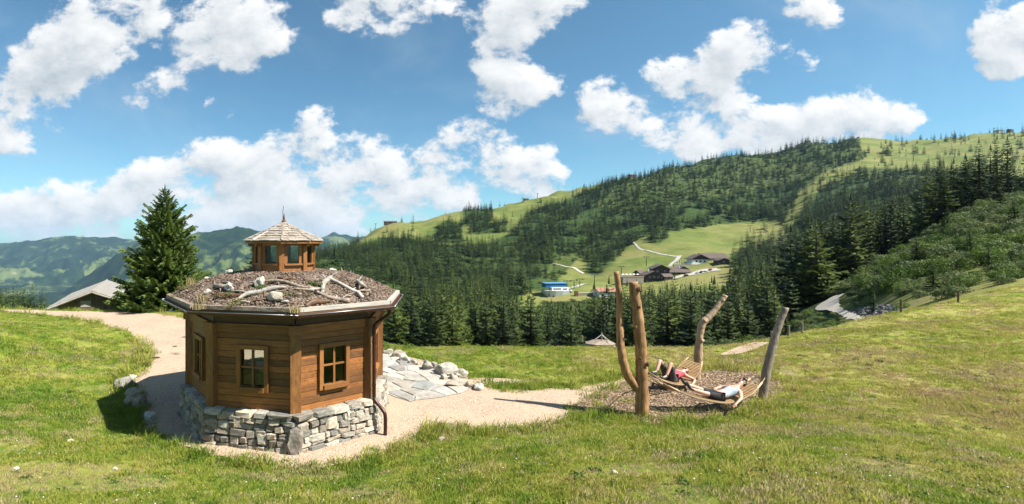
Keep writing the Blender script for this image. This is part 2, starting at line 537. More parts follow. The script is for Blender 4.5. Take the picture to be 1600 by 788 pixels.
        hue = t.mix(oi2, (1.12, 0.99, 0.86), (0.95, 1.0, 0.99))
        col = t.mix(1.0, col, hue, 'MULTIPLY')
        t.l.new(rnd_tint(t, col, lo, hi), b.inputs['Base Color'])
        b.inputs['Roughness'].default_value = 0.85
        bump(t, b, n, 0.6, 0.05)
    stone('stone', (0.13, 0.122, 0.11), (0.295, 0.28, 0.25), (0.46, 0.44, 0.40), 3.0, (0.45, 0.45, 0.45), (1.35, 1.3, 1.22))
    stone('boulder', (0.11, 0.10, 0.088), (0.28, 0.26, 0.23), (0.46, 0.43, 0.385), 4.0, (0.75, 0.75, 0.75))
    stone('whitestone', (0.22, 0.205, 0.18), (0.42, 0.40, 0.37), (0.60, 0.58, 0.54), 4.0, (0.75, 0.75, 0.75), (1.1, 1.1, 1.08))
    stone('flag', (0.21, 0.20, 0.185), (0.35, 0.335, 0.31), (0.47, 0.455, 0.425), 2.0, (0.58, 0.60, 0.62), (1.15, 1.13, 1.1))
    plain('soil', (0.24, 0.185, 0.13), 0.97, 0, 0.3, 5)
    plain('mortar', (0.33, 0.31, 0.28), 0.95, 0, 0.2, 6)
    plain('grout', (0.33, 0.31, 0.28), 0.95, 0, 0.15, 3)
    plain('shale', (0.13, 0.125, 0.12), 0.95, 0, 0.3, 1.5)
    plain('copper', (0.125, 0.052, 0.040), 0.42, 0.6, 0.2, 3)
    plain('pipe', (0.075, 0.036, 0.028), 0.4, 0.6, 0.2, 3)
    plain('steel', (0.35, 0.35, 0.36), 0.4, 0.9, 0.1, 3)
    plain('darksteel', (0.05, 0.05, 0.055), 0.5, 0.5, 0.1, 3)
    plain('deadwood', (0.24, 0.21, 0.18), 0.9)
    plain('rope', (0.30, 0.22, 0.13), 0.9, 0, 0.2, 30)
    plain('skin', (0.52, 0.29, 0.20), 0.5, 0, 0.06, 6)
    plain('hair_dark', (0.030, 0.016, 0.010), 0.5, 0, 0.3, 30)
    plain('hair_fair', (0.19, 0.12, 0.07), 0.5, 0, 0.3, 30)
    plain('cloth_black', (0.012, 0.012, 0.015), 0.85, 0, 0.2, 12)
    plain('cloth_slate', (0.055, 0.045, 0.048), 0.85, 0, 0.2, 12)
    plain('cloth_pale', (0.36, 0.43, 0.49), 0.9, 0, 0.12, 10)
    plain('cloth_red', (0.62, 0.055, 0.085), 0.9, 0, 0.12, 10)
    plain('cloth_magenta', (0.55, 0.05, 0.33), 0.9, 0, 0.12, 10)
    plain('shoe', (0.035, 0.035, 0.04), 0.7, 0, 0.3, 20)
    plain('sole', (0.35, 0.34, 0.32), 0.8)
    plain('lens', (0.01, 0.01, 0.012), 0.15)
    plain('flower', (0.62, 0.42, 0.03), 0.7)
    plain('plaster', (0.72, 0.71, 0.68), 0.85, 0, 0.05, 0.3)
    plain('concrete', (0.47, 0.52, 0.50), 0.85, 0, 0.10, 0.2)
    plain('blueglass', (0.035, 0.16, 0.37), 0.15, 0.2, 0.15, 0.4)
    plain('bluepanel', (0.12, 0.30, 0.52), 0.4, 0.2, 0.1, 0.4)
    plain('windowdark', (0.03, 0.035, 0.04), 0.15, 0.0, 0.2, 0.6)
    plain('redroof', (0.27, 0.125, 0.085), 0.85, 0, 0.15, 0.5)
    plain('brownroof', (0.085, 0.060, 0.050), 0.85, 0, 0.2, 0.5)
    plain('chalet', (0.060, 0.036, 0.024), 0.85, 0, 0.2, 0.5)
    plain('roadgrey', (0.33, 0.31, 0.27), 0.95, 0, 0.08, 0.15)
    plain('roadgravel', (0.48, 0.42, 0.345), 0.95, 0, 0.12, 0.4)
    plain('tyre', (0.02, 0.02, 0.02), 0.8)
    for nm, c in (('car_white', (0.7, 0.7, 0.7)), ('car_dark', (0.03, 0.035, 0.045)), ('car_silver', (0.4, 0.42, 0.44)), ('car_red', (0.35, 0.03, 0.03))):
        plain(nm, c, 0.3, 0.2, 0.02, 1)

    # glass pane: mostly clear with a mirror part growing at grazing angles
    m, t, b, o = new_mat('glass')
    t.n.remove(b)
    fr = t.node('ShaderNodeFresnel'); fr.inputs[0].default_value = 1.5
    tr = t.node('ShaderNodeBsdfTransparent'); tr.inputs[0].default_value = (0.72, 0.78, 0.76, 1)
    gl = t.node('ShaderNodeBsdfGlossy'); gl.inputs['Roughness'].default_value = 0.03
    mx = t.node('ShaderNodeMixShader')
    t.l.new(t.math('ADD', t.math('MULTIPLY', fr.outputs[0], 0.8), 0.0), mx.inputs[0])
    t.l.new(tr.outputs[0], mx.inputs[1]); t.l.new(gl.outputs[0], mx.inputs[2])
    t.l.new(mx.outputs[0], o.inputs[0])

    def foliage(name, dark, light, lo=(0.75, 0.8, 0.7), hi=(1.25, 1.2, 1.2), scale=1.3, trans=0.25, rough=0.65):
        m, t, b, o = new_mat(name)
        tc = t.node('ShaderNodeTexCoord').outputs['Object']
        n = t.noise(tc, scale, 4, 0.6)
        col = t.mix(t.smooth(n, 0.3, 0.7), dark, light)
        col = rnd_tint(t, col, lo, hi)
        t.l.new(col, b.inputs['Base Color'])
        b.inputs['Roughness'].default_value = rough
        b.inputs['Specular IOR Level'].default_value = 0.25
        tl = t.node('ShaderNodeBsdfTranslucent')
        t.l.new(col, tl.inputs[0])
        mx = t.node('ShaderNodeMixShader'); mx.inputs[0].default_value = trans
        t.l.new(b.outputs[0], mx.inputs[1]); t.l.new(tl.outputs[0], mx.inputs[2])
        t.l.new(mx.outputs[0], o.inputs[0])
    foliage('needle', (0.020, 0.037, 0.009), (0.046, 0.070, 0.016), (0.5, 0.55, 0.55), (1.6, 1.5, 1.2), 6.0, 0.2)
    foliage('needle_big', (0.045, 0.078, 0.012), (0.095, 0.135, 0.024), (1, 1, 1), (1, 1, 1), 1.1, 0.2)
    foliage('needle_light', (0.050, 0.076, 0.013), (0.098, 0.122, 0.024), (0.8, 0.85, 0.8), (1.15, 1.15, 1.1), 6.0, 0.3)
    foliage('leaf2', (0.070, 0.105, 0.028), (0.165, 0.200, 0.085), (0.7, 0.75, 0.7), (1.25, 1.2, 1.25), 4.0, 0.3, 0.7)
    foliage('leaf', (0.048, 0.094, 0.013), (0.130, 0.190, 0.036), (0.6, 0.7, 0.6), (1.3, 1.2, 1.3), 4.0, 0.3, 0.75)
    foliage('heath', (0.085, 0.085, 0.03), (0.19, 0.16, 0.07), (0.8, 0.8, 0.8), (1.2, 1.2, 1.1), 6.0, 0.2)
    foliage('straw', (0.26, 0.205, 0.10), (0.40, 0.33, 0.175), (0.8, 0.8, 0.8), (1.2, 1.2, 1.1), 6.0, 0.3)
    plain('bark', (0.11, 0.078, 0.055), 0.95, 0, 0.25, 6)

    m, t, b, o = new_mat('blade')
    pos = t.node('ShaderNodeNewGeometry').outputs['Position']
    col = grass_colour(t, pos)
    an = t.node('ShaderNodeObjectInfo').outputs['Random']
    col = t.mix(1.0, col, t.mix(an, (1.0, 1.05, 0.95), (1.6, 1.5, 1.5)), 'MULTIPLY')
    t.l.new(col, b.inputs['Base Color'])
    b.inputs['Roughness'].default_value = 0.7
    b.inputs['Specular IOR Level'].default_value = 0.3
    tl = t.node('ShaderNodeBsdfTranslucent'); t.l.new(col, tl.inputs[0])
    mx = t.node('ShaderNodeMixShader'); mx.inputs[0].default_value = 0.45
    t.l.new(b.outputs[0], mx.inputs[1]); t.l.new(tl.outputs[0], mx.inputs[2])
    t.l.new(mx.outputs[0], o.inputs[0])

    m, t, b, o = new_mat('mountain')
    pos = t.node('ShaderNodeNewGeometry').outputs['Position']
    nrm = t.sep(t.node('ShaderNodeNewGeometry').outputs['Normal'])[2]
    a = t.noise(pos, 0.0016, 9, 0.66, 0.6)
    c = t.noise(pos, 0.008, 6, 0.7)
    f = t.math('ADD', t.math('MULTIPLY', a, 0.7), t.math('MULTIPLY', c, 0.45))
    col = t.ramp(f, [(0.52, (0.009, 0.020, 0.010)), (0.60, (0.017, 0.032, 0.012)), (0.64, (0.075, 0.100, 0.032)), (0.73, (0.11, 0.125, 0.045)), (0.80, (0.34, 0.32, 0.28))])
    t.l.new(col, b.inputs['Base Color'])
    b.inputs['Roughness'].default_value = 1.0
    b.inputs['Specular IOR Level'].default_value = 0.0
build_materials()

# ------------------------------------------------------------------ terrain
# foot of the grass bank on the camera's side of the hollow (x, y in metres)
FOOT = [(-60, 44), (-27, 33), (-19.6, 29), (-13.5, 24.5), (-10.6, 21), (-9.6, 18.5), (-8.9, 16), (-7.5, 13.6), (-5.5, 11.5), (-3.9, 10.4), (-2.2, 9.85), (-1.0, 9.75), (0.4, 10.7),
        (1.4, 11.6), (2.7, 11.75), (4.8, 12.4), (6.9, 12.25), (9.0, 12.8), (10.7, 13.6), (12.6, 15.0), (13.2, 16.2), (13.2, 18), (14.5, 20.5), (16, 24), (18, 30), (20, 45)]
FOOT_POLY = FOOT + [(200, 45), (200, -60), (-60, -60)]
COLS = [
    (-700, [(36, 505), (60, 560), (150, 600), (300, 480), (600, 500), (1200, 560), (1800, 600)]),
    (0, [(36, 492), (50, 525), (120, 560), (220, 500), (300, 458), (420, 475), (700, 560), (1800, 640)]),
    (60, [(36, 495), (50, 530), (120, 575), (220, 525), (300, 484), (420, 505), (700, 580), (1800, 640)]),
    (150, [(36, 500), (50, 530), (120, 600), (400, 610), (1800, 640)]),
    (300, [(36, 505), (60, 560), (120, 600), (250, 560), (400, 480), (550, 452), (800, 520), (1800, 600)]),
    (400, [(30, 520), (60, 580), (120, 600), (250, 545), (400, 470), (600, 424), (800, 470), (1800, 560)]),
    (500, [(25, 540), (60, 590), (120, 585), (250, 530), (400, 465), (600, 408), (700, 394), (900, 430), (1800, 500)]),
    (545, [(23, 550), (60, 590), (120, 580), (250, 528), (400, 465), (600, 412), (800, 386), (900, 376), (1200, 410), (1800, 450)]),
    (600, [(22, 556), (40, 600), (80, 590), (130, 570), (250, 520), (400, 463), (600, 410), (800, 374), (980, 348), (1200, 390), (1800, 430)]),
    (700, [(22, 556), (40, 600), (80, 585), (130, 560), (250, 515), (400, 460), (600, 406), (800, 366), (1020, 330), (1250, 365), (1800, 410)]),
    (800, [(22, 556), (40, 600), (80, 585), (130, 560), (250, 520), (400, 462), (600, 402), (800, 358), (1000, 327), (1150, 314), (1350, 350), (1800, 390)]),
    (855, [(22, 556), (40, 600), (80, 588), (130, 567), (250, 525), (330, 500), (375, 478), (400, 457), (430, 448), (520, 427), (700, 370), (900, 325), (1150, 303), (1400, 340), (1800, 370)]),
    (885, [(22, 556), (40, 600), (80, 588), (130, 567), (250, 525), (330, 494), (375, 466), (400, 455), (430, 447), (520, 425), (700, 373), (900, 325), (1150, 295), (1400, 332), (1800, 362)]),
    (900, [(22, 556), (40, 600), (80, 588), (130, 567), (250, 525), (330, 490), (390, 458), (430, 447), (520, 425), (700, 375), (900, 325), (1150, 291), (1400, 330), (1800, 360)]),
    (1000, [(22, 556), (40, 600), (80, 588), (130, 567), (250, 520), (350, 475), (400, 447), (450, 430), (520, 402), (600, 377), (800, 325), (1000, 285), (1150, 268), (1400, 310), (1800, 330)]),
    (1100, [(22, 553), (40, 595), (80, 582), (130, 560), (250, 510), (350, 465), (420, 432), (470, 409), (560, 385), (650, 360), (850, 302), (1200, 249), (1450, 290), (1800, 310)]),
    (1200, [(22, 541), (40, 575), (80, 556), (130, 530), (250, 480), (400, 425), (550, 380), (700, 345), (900, 292), (1200, 233), (1450, 270), (1800, 290)]),
    (1255, [(23, 528), (35, 555), (56, 522), (75, 493), (88, 481), (105, 474), (130, 468), (250, 452), (400, 405), (600, 352), (900, 276), (1200, 224), (1450, 264), (1800, 284)]),
    (1300, [(23, 520), (35, 545), (56, 512), (85, 474), (105, 463), (130, 460), (250, 430), (400, 385), (600, 332), (900, 264), (1200, 217), (1450, 260), (1800, 280)]),
    (1345, [(23, 510), (33, 530), (52, 512), (70, 462), (90, 440), (130, 445), (250, 420), (400, 372), (600, 320), (900, 258), (1200, 213), (1500, 255), (1800, 280)]),
    (1400, [(25, 500), (33, 508), (50, 470), (75, 420), (95, 395), (130, 410), (250, 400), (500, 320), (900, 252), (1200, 214), (1500, 255), (1800, 280)]),
    (1500, [(26, 477), (33, 478), (50, 430), (75, 370), (100, 337), (140, 345), (250, 360), (500, 300), (900, 245), (1150, 213), (1500, 250), (1800, 280)]),
    (1550, [(27, 461), (33, 461), (50, 415), (75, 352), (100, 318), (140, 326), (250, 345), (500, 290), (900, 240), (1120, 204), (1500, 250), (1800, 280)]),
    (1600, [(28, 446), (34, 445), (50, 400), (75, 335), (100, 303), (140, 310), (250, 330), (500, 285), (900, 235), (1100, 207), (1500, 250), (1800, 280)]),
    (1900, [(30, 425), (50, 370), (100, 290), (250, 310), (500, 270), (1000, 205), (1500, 250), (1800, 280)]),
    (2900, [(30, 400), (50, 350), (100, 285), (250, 300), (500, 260), (1000, 200), (1500, 240), (1800, 270)]),
]
LG = np.linspace(math.log(18), math.log(1800), 420)
PXG = np.arange(-700, 2901, 20.0)
_tab = np.array([np.interp(LG, np.log([a for a, _ in c]), [b for _, b in c]) for _, c in COLS])
_tab = np.array([np.interp(PXG, [c[0] for c in COLS], _tab[:, j]) for j in range(len(LG))])   # [L, px]
def _blur(a, ax, s):
    k = np.exp(-0.5 * (np.arange(-3 * s, 3 * s + 1) / s) ** 2)
    k /= k.sum()
    p = np.pad(a, [(3 * s, 3 * s) if i == ax else (0, 0) for i in range(2)], mode='edge')
    return np.apply_along_axis(lambda v: np.convolve(v, k, mode='valid'), ax, p)
_tab = _blur(_blur(_tab, 0, 4), 1, 1)
CREST = ([-700, 0, 200, 330, 450, 600, 640, 1100, 1300, 1450, 1600, 2900], [34, 33, 33, 31, 26, 22, 20.6, 20.6, 21.5, 24, 26.5, 32])
def _lookup(px, L):
    i = np.clip((L - LG[0]) / (LG[1] - LG[0]), 0, len(LG) - 1.001)
    j = np.clip((px - PXG[0]) / 20.0, 0, len(PXG) - 1.001)
    i0, j0 = i.astype(int), j.astype(int)
    fi, fj = i - i0, j - j0
    return (_tab[i0, j0] * (1 - fi) + _tab[i0 + 1, j0] * fi) * (1 - fj) + (_tab[i0, j0 + 1] * (1 - fi) + _tab[i0 + 1, j0 + 1] * fi) * fj
HUT = Vector((-2.70, 13.45, 0))
def zf(X, Y):
    X = np.asarray(X, float); Y = np.asarray(Y, float)
    Yc = np.maximum(Y, 0.5)
    px = X0 + FPX * X / Yc
    d = seg_dist(X, Y, FOOT)
    bank = in_poly(X, Y, FOOT_POLY)
    s = 0.285 + (0.118 - 0.285) * sstep(X, 3.0, 17.0)
    s = s + (0.22 - 0.285) * sstep(-X, 3, 10)
    soft = np.sqrt(d * d + 0.5) - 0.707
    zn = np.where(bank, s * soft, 0.0)
    lump = fbm(X * 0.5, Y * 0.5, 3, 4) * 0.16 + fbm(X * 0.12, Y * 0.12, 9, 3) * 0.35
    zn = zn + lump * sstep(d, 0.3, 4.0) * bank + (1 - bank) * fbm(X * 0.8, Y * 0.8, 5, 3) * 0.03
    L = np.log(np.clip(Yc, 18.2, 1799))
    py = _lookup(px, L)
    zc = EYE + (Y0 - py) / FPX * Yc
    amp = sstep(Yc, 45, 300)
    zc = zc + amp * Yc * 0.016 * fbm(X / 70.0, Yc / 70.0, 21, 4) + sstep(Yc, 26, 60) * (1 - amp) * 0.45 * fbm(X / 6.0, Yc / 6.0, 31, 3)
    cr = np.interp(px, *CREST)
    w = sstep(Y, cr - 1.0, cr + 5.5)
    return zn * (1 - w) + zc * w
def zat(x, y): return float(zf(np.array([x]), np.array([y]))[0])
def gz(px, py, z=0.0, it=14):
    """near-ground point under a pixel, following the terrain"""
    p = gp(px, py, z)
    for _ in range(it):
        z = 0.5 * z + 0.5 * zat(p.x, p.y)
        p = gp(px, py, z)
    return Vector((p.x, p.y, zat(p.x, p.y)))

# regions of the hillside, as outlines of where the ground carries what (photograph pixels of the ground point)
MEADOW = [
    [(530, 392), (560, 355), (600, 338), (720, 310), (830, 296), (875, 290), (868, 315), (835, 330), (815, 345), (790, 368), (745, 386), (700, 383), (650, 374), (600, 371), (565, 382)],
    [(985, 384), (1000, 372), (1048, 362), (1130, 350), (1220, 345), (1228, 362), (1180, 385), (1140, 397), (1150, 452), (1060, 466), (1000, 474), (960, 474), (850, 474), (826, 462), (870, 447), (905, 432), (930, 425), (960, 405)],
    [(862, 414), (900, 396), (918, 415), (905, 440), (880, 445), (866, 430)],
    [(792, 476), (835, 452), (852, 475), (835, 505), (800, 525)],
    [(1330, 205), (1440, 200), (1600, 192), (1900, 190), (1900, 300), (1600, 288), (1560, 282), (1500, 270), (1440, 266), (1400, 268), (1360, 265), (1330, 264), (1345, 235)],
    [(1205, 380), (1225, 345), (1250, 300), (1290, 268), (1345, 250), (1345, 270), (1300, 285), (1268, 312), (1245, 350), (1225, 385)],
    [(830, 296), (1000, 258), (1000, 273), (940, 289), (870, 318), (850, 315)],
]
CLUMP = [[(680, 380), (683, 354), (700, 345), (721, 350), (724, 380)], [(722, 352), (724, 318), (768, 312), (770, 345), (745, 356)], [(730, 368), (735, 354), (795, 345), (795, 362)], [(535, 392), (538, 372), (556, 358), (560, 380)],
         [(912, 425), (935, 400), (955, 395), (965, 405), (935, 432)], [(1010, 374), (1018, 366), (1040, 362), (1045, 370), (1025, 385)]]
SCRUB = [
    [(850, 474), (965, 467), (940, 520), (880, 575), (835, 520)],
    [(930, 318), (1000, 273), (1150, 240), (1340, 208), (1345, 235), (1290, 268), (1200, 292), (1130, 302), (1000, 330)],
    [(1330, 264), (1360, 262), (1440, 266), (1500, 270), (1500, 300), (1440, 305), (1380, 290)],
    [(868, 412), (885, 398), (905, 402), (870, 440), (840, 445)],
]
ROADPX = [(1322, 464, 100), (1312, 468, 94), (1300, 476, 84), (1298, 486, 75), (1312, 497, 66), (1335, 507, 58), (1352, 513, 53)]
def zones(px, py, Y):
    meadow = np.zeros(np.shape(px), bool)
    for p in MEADOW: meadow |= in_poly(px, py, p)
    clump = np.zeros(np.shape(px), bool)
    for p in CLUMP: clump |= in_poly(px, py, p)
    scrub = np.zeros(np.shape(px), bool)
    for p in SCRUB: scrub |= in_poly(px, py, p)
    return meadow & ~clump, scrub & ~clump
def build_ground():
    ys = np.concatenate([np.linspace(0.6, 4.0, 18), np.exp(np.linspace(math.log(4.2), math.log(1750), 560))])
    us = (np.concatenate([np.arange(-700, -60, 20), np.arange(-60, 1680, 5.0), np.arange(1680, 2900, 20)]) - X0) / FPX
    YY, UU = np.meshgrid(ys, us, indexing='ij')
    XX = UU * YY
    # widen the sheet close to the camera so that it does not taper to a point
    XX = np.where(YY < 12, UU * (12 + (YY - 12) * 0.35), XX)
    Z = zf(XX, YY)
    gin = in_poly(XX, YY, GRAVEL) | in_poly(XX, YY, CHIPS)
    near = YY < 40
    dd = np.full(XX.shape, 9.0)
    idx = np.where(near & gin)
    dd[idx] = np.minimum(seg_dist(XX[idx], YY[idx], GRAVEL + GRAVEL[:1]), seg_dist(XX[idx], YY[idx], CHIPS + CHIPS[:1]))
    Z = Z - np.where(gin & near, 0.06 * sstep(dd, 0.05, 0.3), 0)
    n, k = XX.shape
    V = np.stack([XX, YY, Z], -1).reshape(-1, 3)
    ii = np.arange(n * k).reshape(n, k)
    F = np.stack([ii[:-1, :-1], ii[:-1, 1:], ii[1:, 1:], ii[1:, :-1]], -1).reshape(-1, 4)
    me = np_mesh('ground', V, F, [M['ground']], smooth=True)
    PX = X0 + FPX * XX / np.maximum(YY, .5)
    PY = Y0 - FPX * (Z - EYE) / np.maximum(YY, .5)
    mead, scrub = zones(PX, PY, YY)
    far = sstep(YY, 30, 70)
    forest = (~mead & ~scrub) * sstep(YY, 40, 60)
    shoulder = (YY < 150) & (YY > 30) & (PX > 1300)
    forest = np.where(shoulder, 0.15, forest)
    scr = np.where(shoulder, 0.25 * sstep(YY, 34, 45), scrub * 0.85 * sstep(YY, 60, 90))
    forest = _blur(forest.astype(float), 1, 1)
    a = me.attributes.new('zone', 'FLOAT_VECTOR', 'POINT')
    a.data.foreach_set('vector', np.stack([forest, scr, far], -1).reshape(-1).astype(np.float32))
    o = ob('ground', me)
    tag(o, 'green and dry yellow alpine meadow falling to a wooded valley', kind='structure')
    return o

def pxpoly(pts): return [tuple(gp(*p)[:2]) for p in pts]
GRAVEL = pxpoly([(-200, 478), (0, 481), (60, 484), (100, 486), (200, 487), (250, 491), (300, 500), (380, 520), (460, 533), (540, 543), (600, 549), (660, 562), (720, 588), (745, 591), (790, 590), (832, 595), (838, 597), (790, 599), (752, 603),
                 (770, 609), (820, 611), (880, 608), (930, 601), (985, 590), (1000, 620), (960, 632), (915, 640), (892, 650), (878, 661), (830, 670), (780, 675), (735, 674), (692, 667), (655, 680), (622, 697), (590, 710), (550, 724), (500, 731), (450, 729), (400, 723), (330, 714),
                 (283, 702), (245, 684), (224, 662), (222, 630), (200, 606), (196, 595), (218, 582), (233, 565), (235, 552), (222, 535), (200, 518), (150, 504), (90, 495), (0, 486), (-200, 483)])
CHIPS = pxpoly([(888, 642), (915, 625), (950, 608), (985, 594), (1030, 585), (1085, 580), (1140, 579), (1185, 584), (1215, 597), (1224, 607), (1215, 618), (1186, 631), (1150, 646), (1105, 656), (1050, 662), (1010, 660), (985, 652), (950, 644), (915, 646)])
def rough_edge(poly, step, amp, seed):
    out = []
    n = len(poly)
    for i in range(n):
        a, b = Vector(poly[i]), Vector(poly[(i + 1) % n])
        m = max(1, int((b - a).length / step))
        nrm = Vector((-(b - a).y, (b - a).x)).normalized()
        for k in range(m):
            p = a.lerp(b, k / m)
            p = p + nrm * float(fbm(np.array(p.x * 1.7), np.array(p.y * 1.7), seed, 4)) * amp
            out.append((p.x, p.y))
    return out
def sheet(name, poly, mat, dz, grid=0.3, kind='structure', label=None, zfun=None):
    """flat sheet that follows the ground inside an outline"""
    xs = [p[0] for p in poly]; ys = [p[1] for p in poly]
    gx, gy = np.meshgrid(np.arange(min(xs), max(xs), grid), np.arange(min(ys), max(ys), grid))
    gx = gx.ravel(); gy = gy.ravel()
    k = in_poly(gx, gy, poly)
    k[k] = seg_dist(gx[k], gy[k], poly + poly[:1]) > grid * 0.4
    pts = [Vector(p) for p in poly] + [Vector((a, b)) for a, b in zip(gx[k], gy[k])]
    n = len(poly)
    vo, eo, fo, *_ = geometry.delaunay_2d_cdt(pts, [], [list(range(n))], 1, 1e-5)
    P = np.array([(v.x, v.y) for v in vo])
    Z = (zfun or zf)(P[:, 0], P[:, 1]) + dz
    o = mk(name, np.c_[P, Z], fo, mat, smooth=True)
    return tag(o, label, kind=kind)
ground = build_ground()
path = sheet('path', rough_edge(GRAVEL, 0.25, 0.28, 40), M['gravel'], 0.012, 0.3, label='pale pinkish gravel path running round the wooden hut')
chip_bed = sheet('wood_chip_bed', rough_edge(CHIPS, 0.2, 0.3, 50), M['chipbed'], 0.022, 0.25, label='brown wood chip bed under the two hammocks')
def ribbon(name, pts, widths, mat, label, dz=0.15):
    """road laid along ground points (x, y)"""
    P = spline([(p[0], p[1], w) for p, w in zip(pts, widths)], len(pts) * 8)
    L, R = [], []
    for i, p in enumerate(P):
        a, b = P[max(i - 1, 0)], P[min(i + 1, len(P) - 1)]
        t = np.array([b[0] - a[0], b[1] - a[1]]); t /= max(1e-6, np.hypot(*t))
        nrm = np.array([-t[1], t[0]])
        for k in range(5):
            q = p[:2] + nrm * p[2] * (k / 4 - 0.5)
            L.append(q)
    A = np.array(L)
    Z = zf(A[:, 0], A[:, 1]) + dz
    F = [(i * 5 + k, i * 5 + k + 1, i * 5 + k + 6, i * 5 + k + 5) for i in range(len(P) - 1) for k in range(4)]
    return tag(mk(name, np.c_[A, Z], F, mat, smooth=True), label, kind='structure')
def tp(px, py, near=40, far=1300):
    """first ground point met along the ray of a pixel between two depths"""
    Ys = np.exp(np.linspace(math.log(near), math.log(far), 1500))
    X = (px - X0) / FPX * Ys
    ray = EYE + (Y0 - py) / FPX * Ys
    h = zf(X, Ys) - ray
    k = np.argmax(h > 0)
    if not (h > 0).any(): k = int(np.argmax(h))
    return Vector((X[k], Ys[k], float(zf(X[k:k + 1], Ys[k:k + 1])[0])))
# ------------------------------------------------------------------ the wooden hut
PH, ECC, ROT = math.radians(124), 1.13, 3.36
def ring(R, z, k=8, rot=ROT, c=HUT, e=ECC):
    out = []
    for i in range(k):
        a = rot + i * 2 * PI / k
        x, y = R * math.cos(a - PH) * e, R * math.sin(a - PH)
        out.append(Vector((c.x + x * math.cos(PH) - y * math.sin(PH), c.y + x * math.sin(PH) + y * math.cos(PH), z)))
    return out
RW, ZB, ZW, ZE = 2.536, 0.80, 2.86, 3.02      # wall radius, wall foot, wall head, eave
hut = thing('wooden_hut', 'octagonal brown timber hut on a stone base with gravel roof', 'hut', HUT)
BOXES = [bev_box('plank_box', 0.03, 1, 0.006, i) for i in range(4)]
SHARP = bev_box('timber_box', 0.012, 1, 0.0, 0)
def piece(name, me, mat, parent, c, ax, size, root=None):
    """a shared mesh as one piece: centre, axes, size (world), under a parent whose root stands at root.location"""
    key = (me.name, mat.name)
    if key not in PIECE_ME:
        m2 = me.copy(); m2.materials.clear(); m2.materials.append(mat)
        PIECE_ME[key] = m2
    o = bpy.data.objects.new(name, PIECE_ME[key])
    COL.objects.link(o)
    o.parent = parent
    c = Vector(c) - (root.location if root is not None else Vector((0, 0, 0)))
    m = Matrix((ax[0], ax[1], ax[2])).transposed().to_4x4()
    m.translation = c
    o.matrix_basis = m @ Matrix.Diagonal((*size, 1))
    return o
PIECE_ME = {}
def facet(a, b):
    """axes of a wall between two corner points: along, outward, up"""
    t = (b - a); t.z = 0
    L = t.length
    t.normalize()
    n = Vector((t.y, -t.x, 0))
    return t, n, L
Wb = ring(RW, ZB)
UPV = Vector((0, 0, 1))
def win_geom(t, n, o, w, h, root, parent, fr=0.10, mat=None, split=True, z_mid=None, depth=0.09):
    """window with frame, glazing bars and four panes; o = centre of the opening on the wall face"""
    mat = mat or M['frame']
    wd = bpy.data.objects.new('window', None); COL.objects.link(wd); wd.parent = parent
    ax = (t, n, UPV)
    for s in (-1, 1):
        piece('jamb', SHARP, mat, wd, o + t * s * (w / 2 - fr / 2) + n * 0.015, ax, (fr, depth + 0.04, h), root)
    piece('head_rail', SHARP, mat, wd, o + UPV * (h / 2 - fr / 2) + n * 0.018, ax, (w - 2 * fr, depth + 0.04, fr), root)
    piece('sill', SHARP, mat, wd, o - UPV * (h / 2 - fr * 0.55) + n * 0.035, ax, (w - 2 * fr + 0.002, depth + 0.08, fr * 1.1), root)
    iw, ih = w - 2 * fr, h - 2.1 * fr
    if split:
        piece('mullion', SHARP, mat, wd, o + n * 0.012, ax, (0.05, 0.05, ih), root)
        for s in (-1, 1):
            piece('glazing_bar', SHARP, mat, wd, o + t * s * (iw / 4 + 0.0125) + n * 0.010 + UPV * 0.02, ax, (iw / 2 - 0.025, 0.042, 0.04), root)
            for q in (-1, 1):
                piece('pane', GLASSBOX, M['glass'], wd, o + t * s * (iw / 4 + 0.0125) + UPV * (0.02 + q * (ih / 4 + 0.005)) - n * 0.002, ax, (iw / 2 - 0.03, 0.012, ih / 2 - 0.05), root)
    else:
        piece('pane', GLASSBOX, M['glass'], wd, o - n * 0.002, ax, (iw, 0.012, ih), root)
    return wd
GLASSBOX = bev_box('glass_box', 0, 1)
WIN_W, WIN_H, WIN_Z = 0.80, 1.06, 1.748
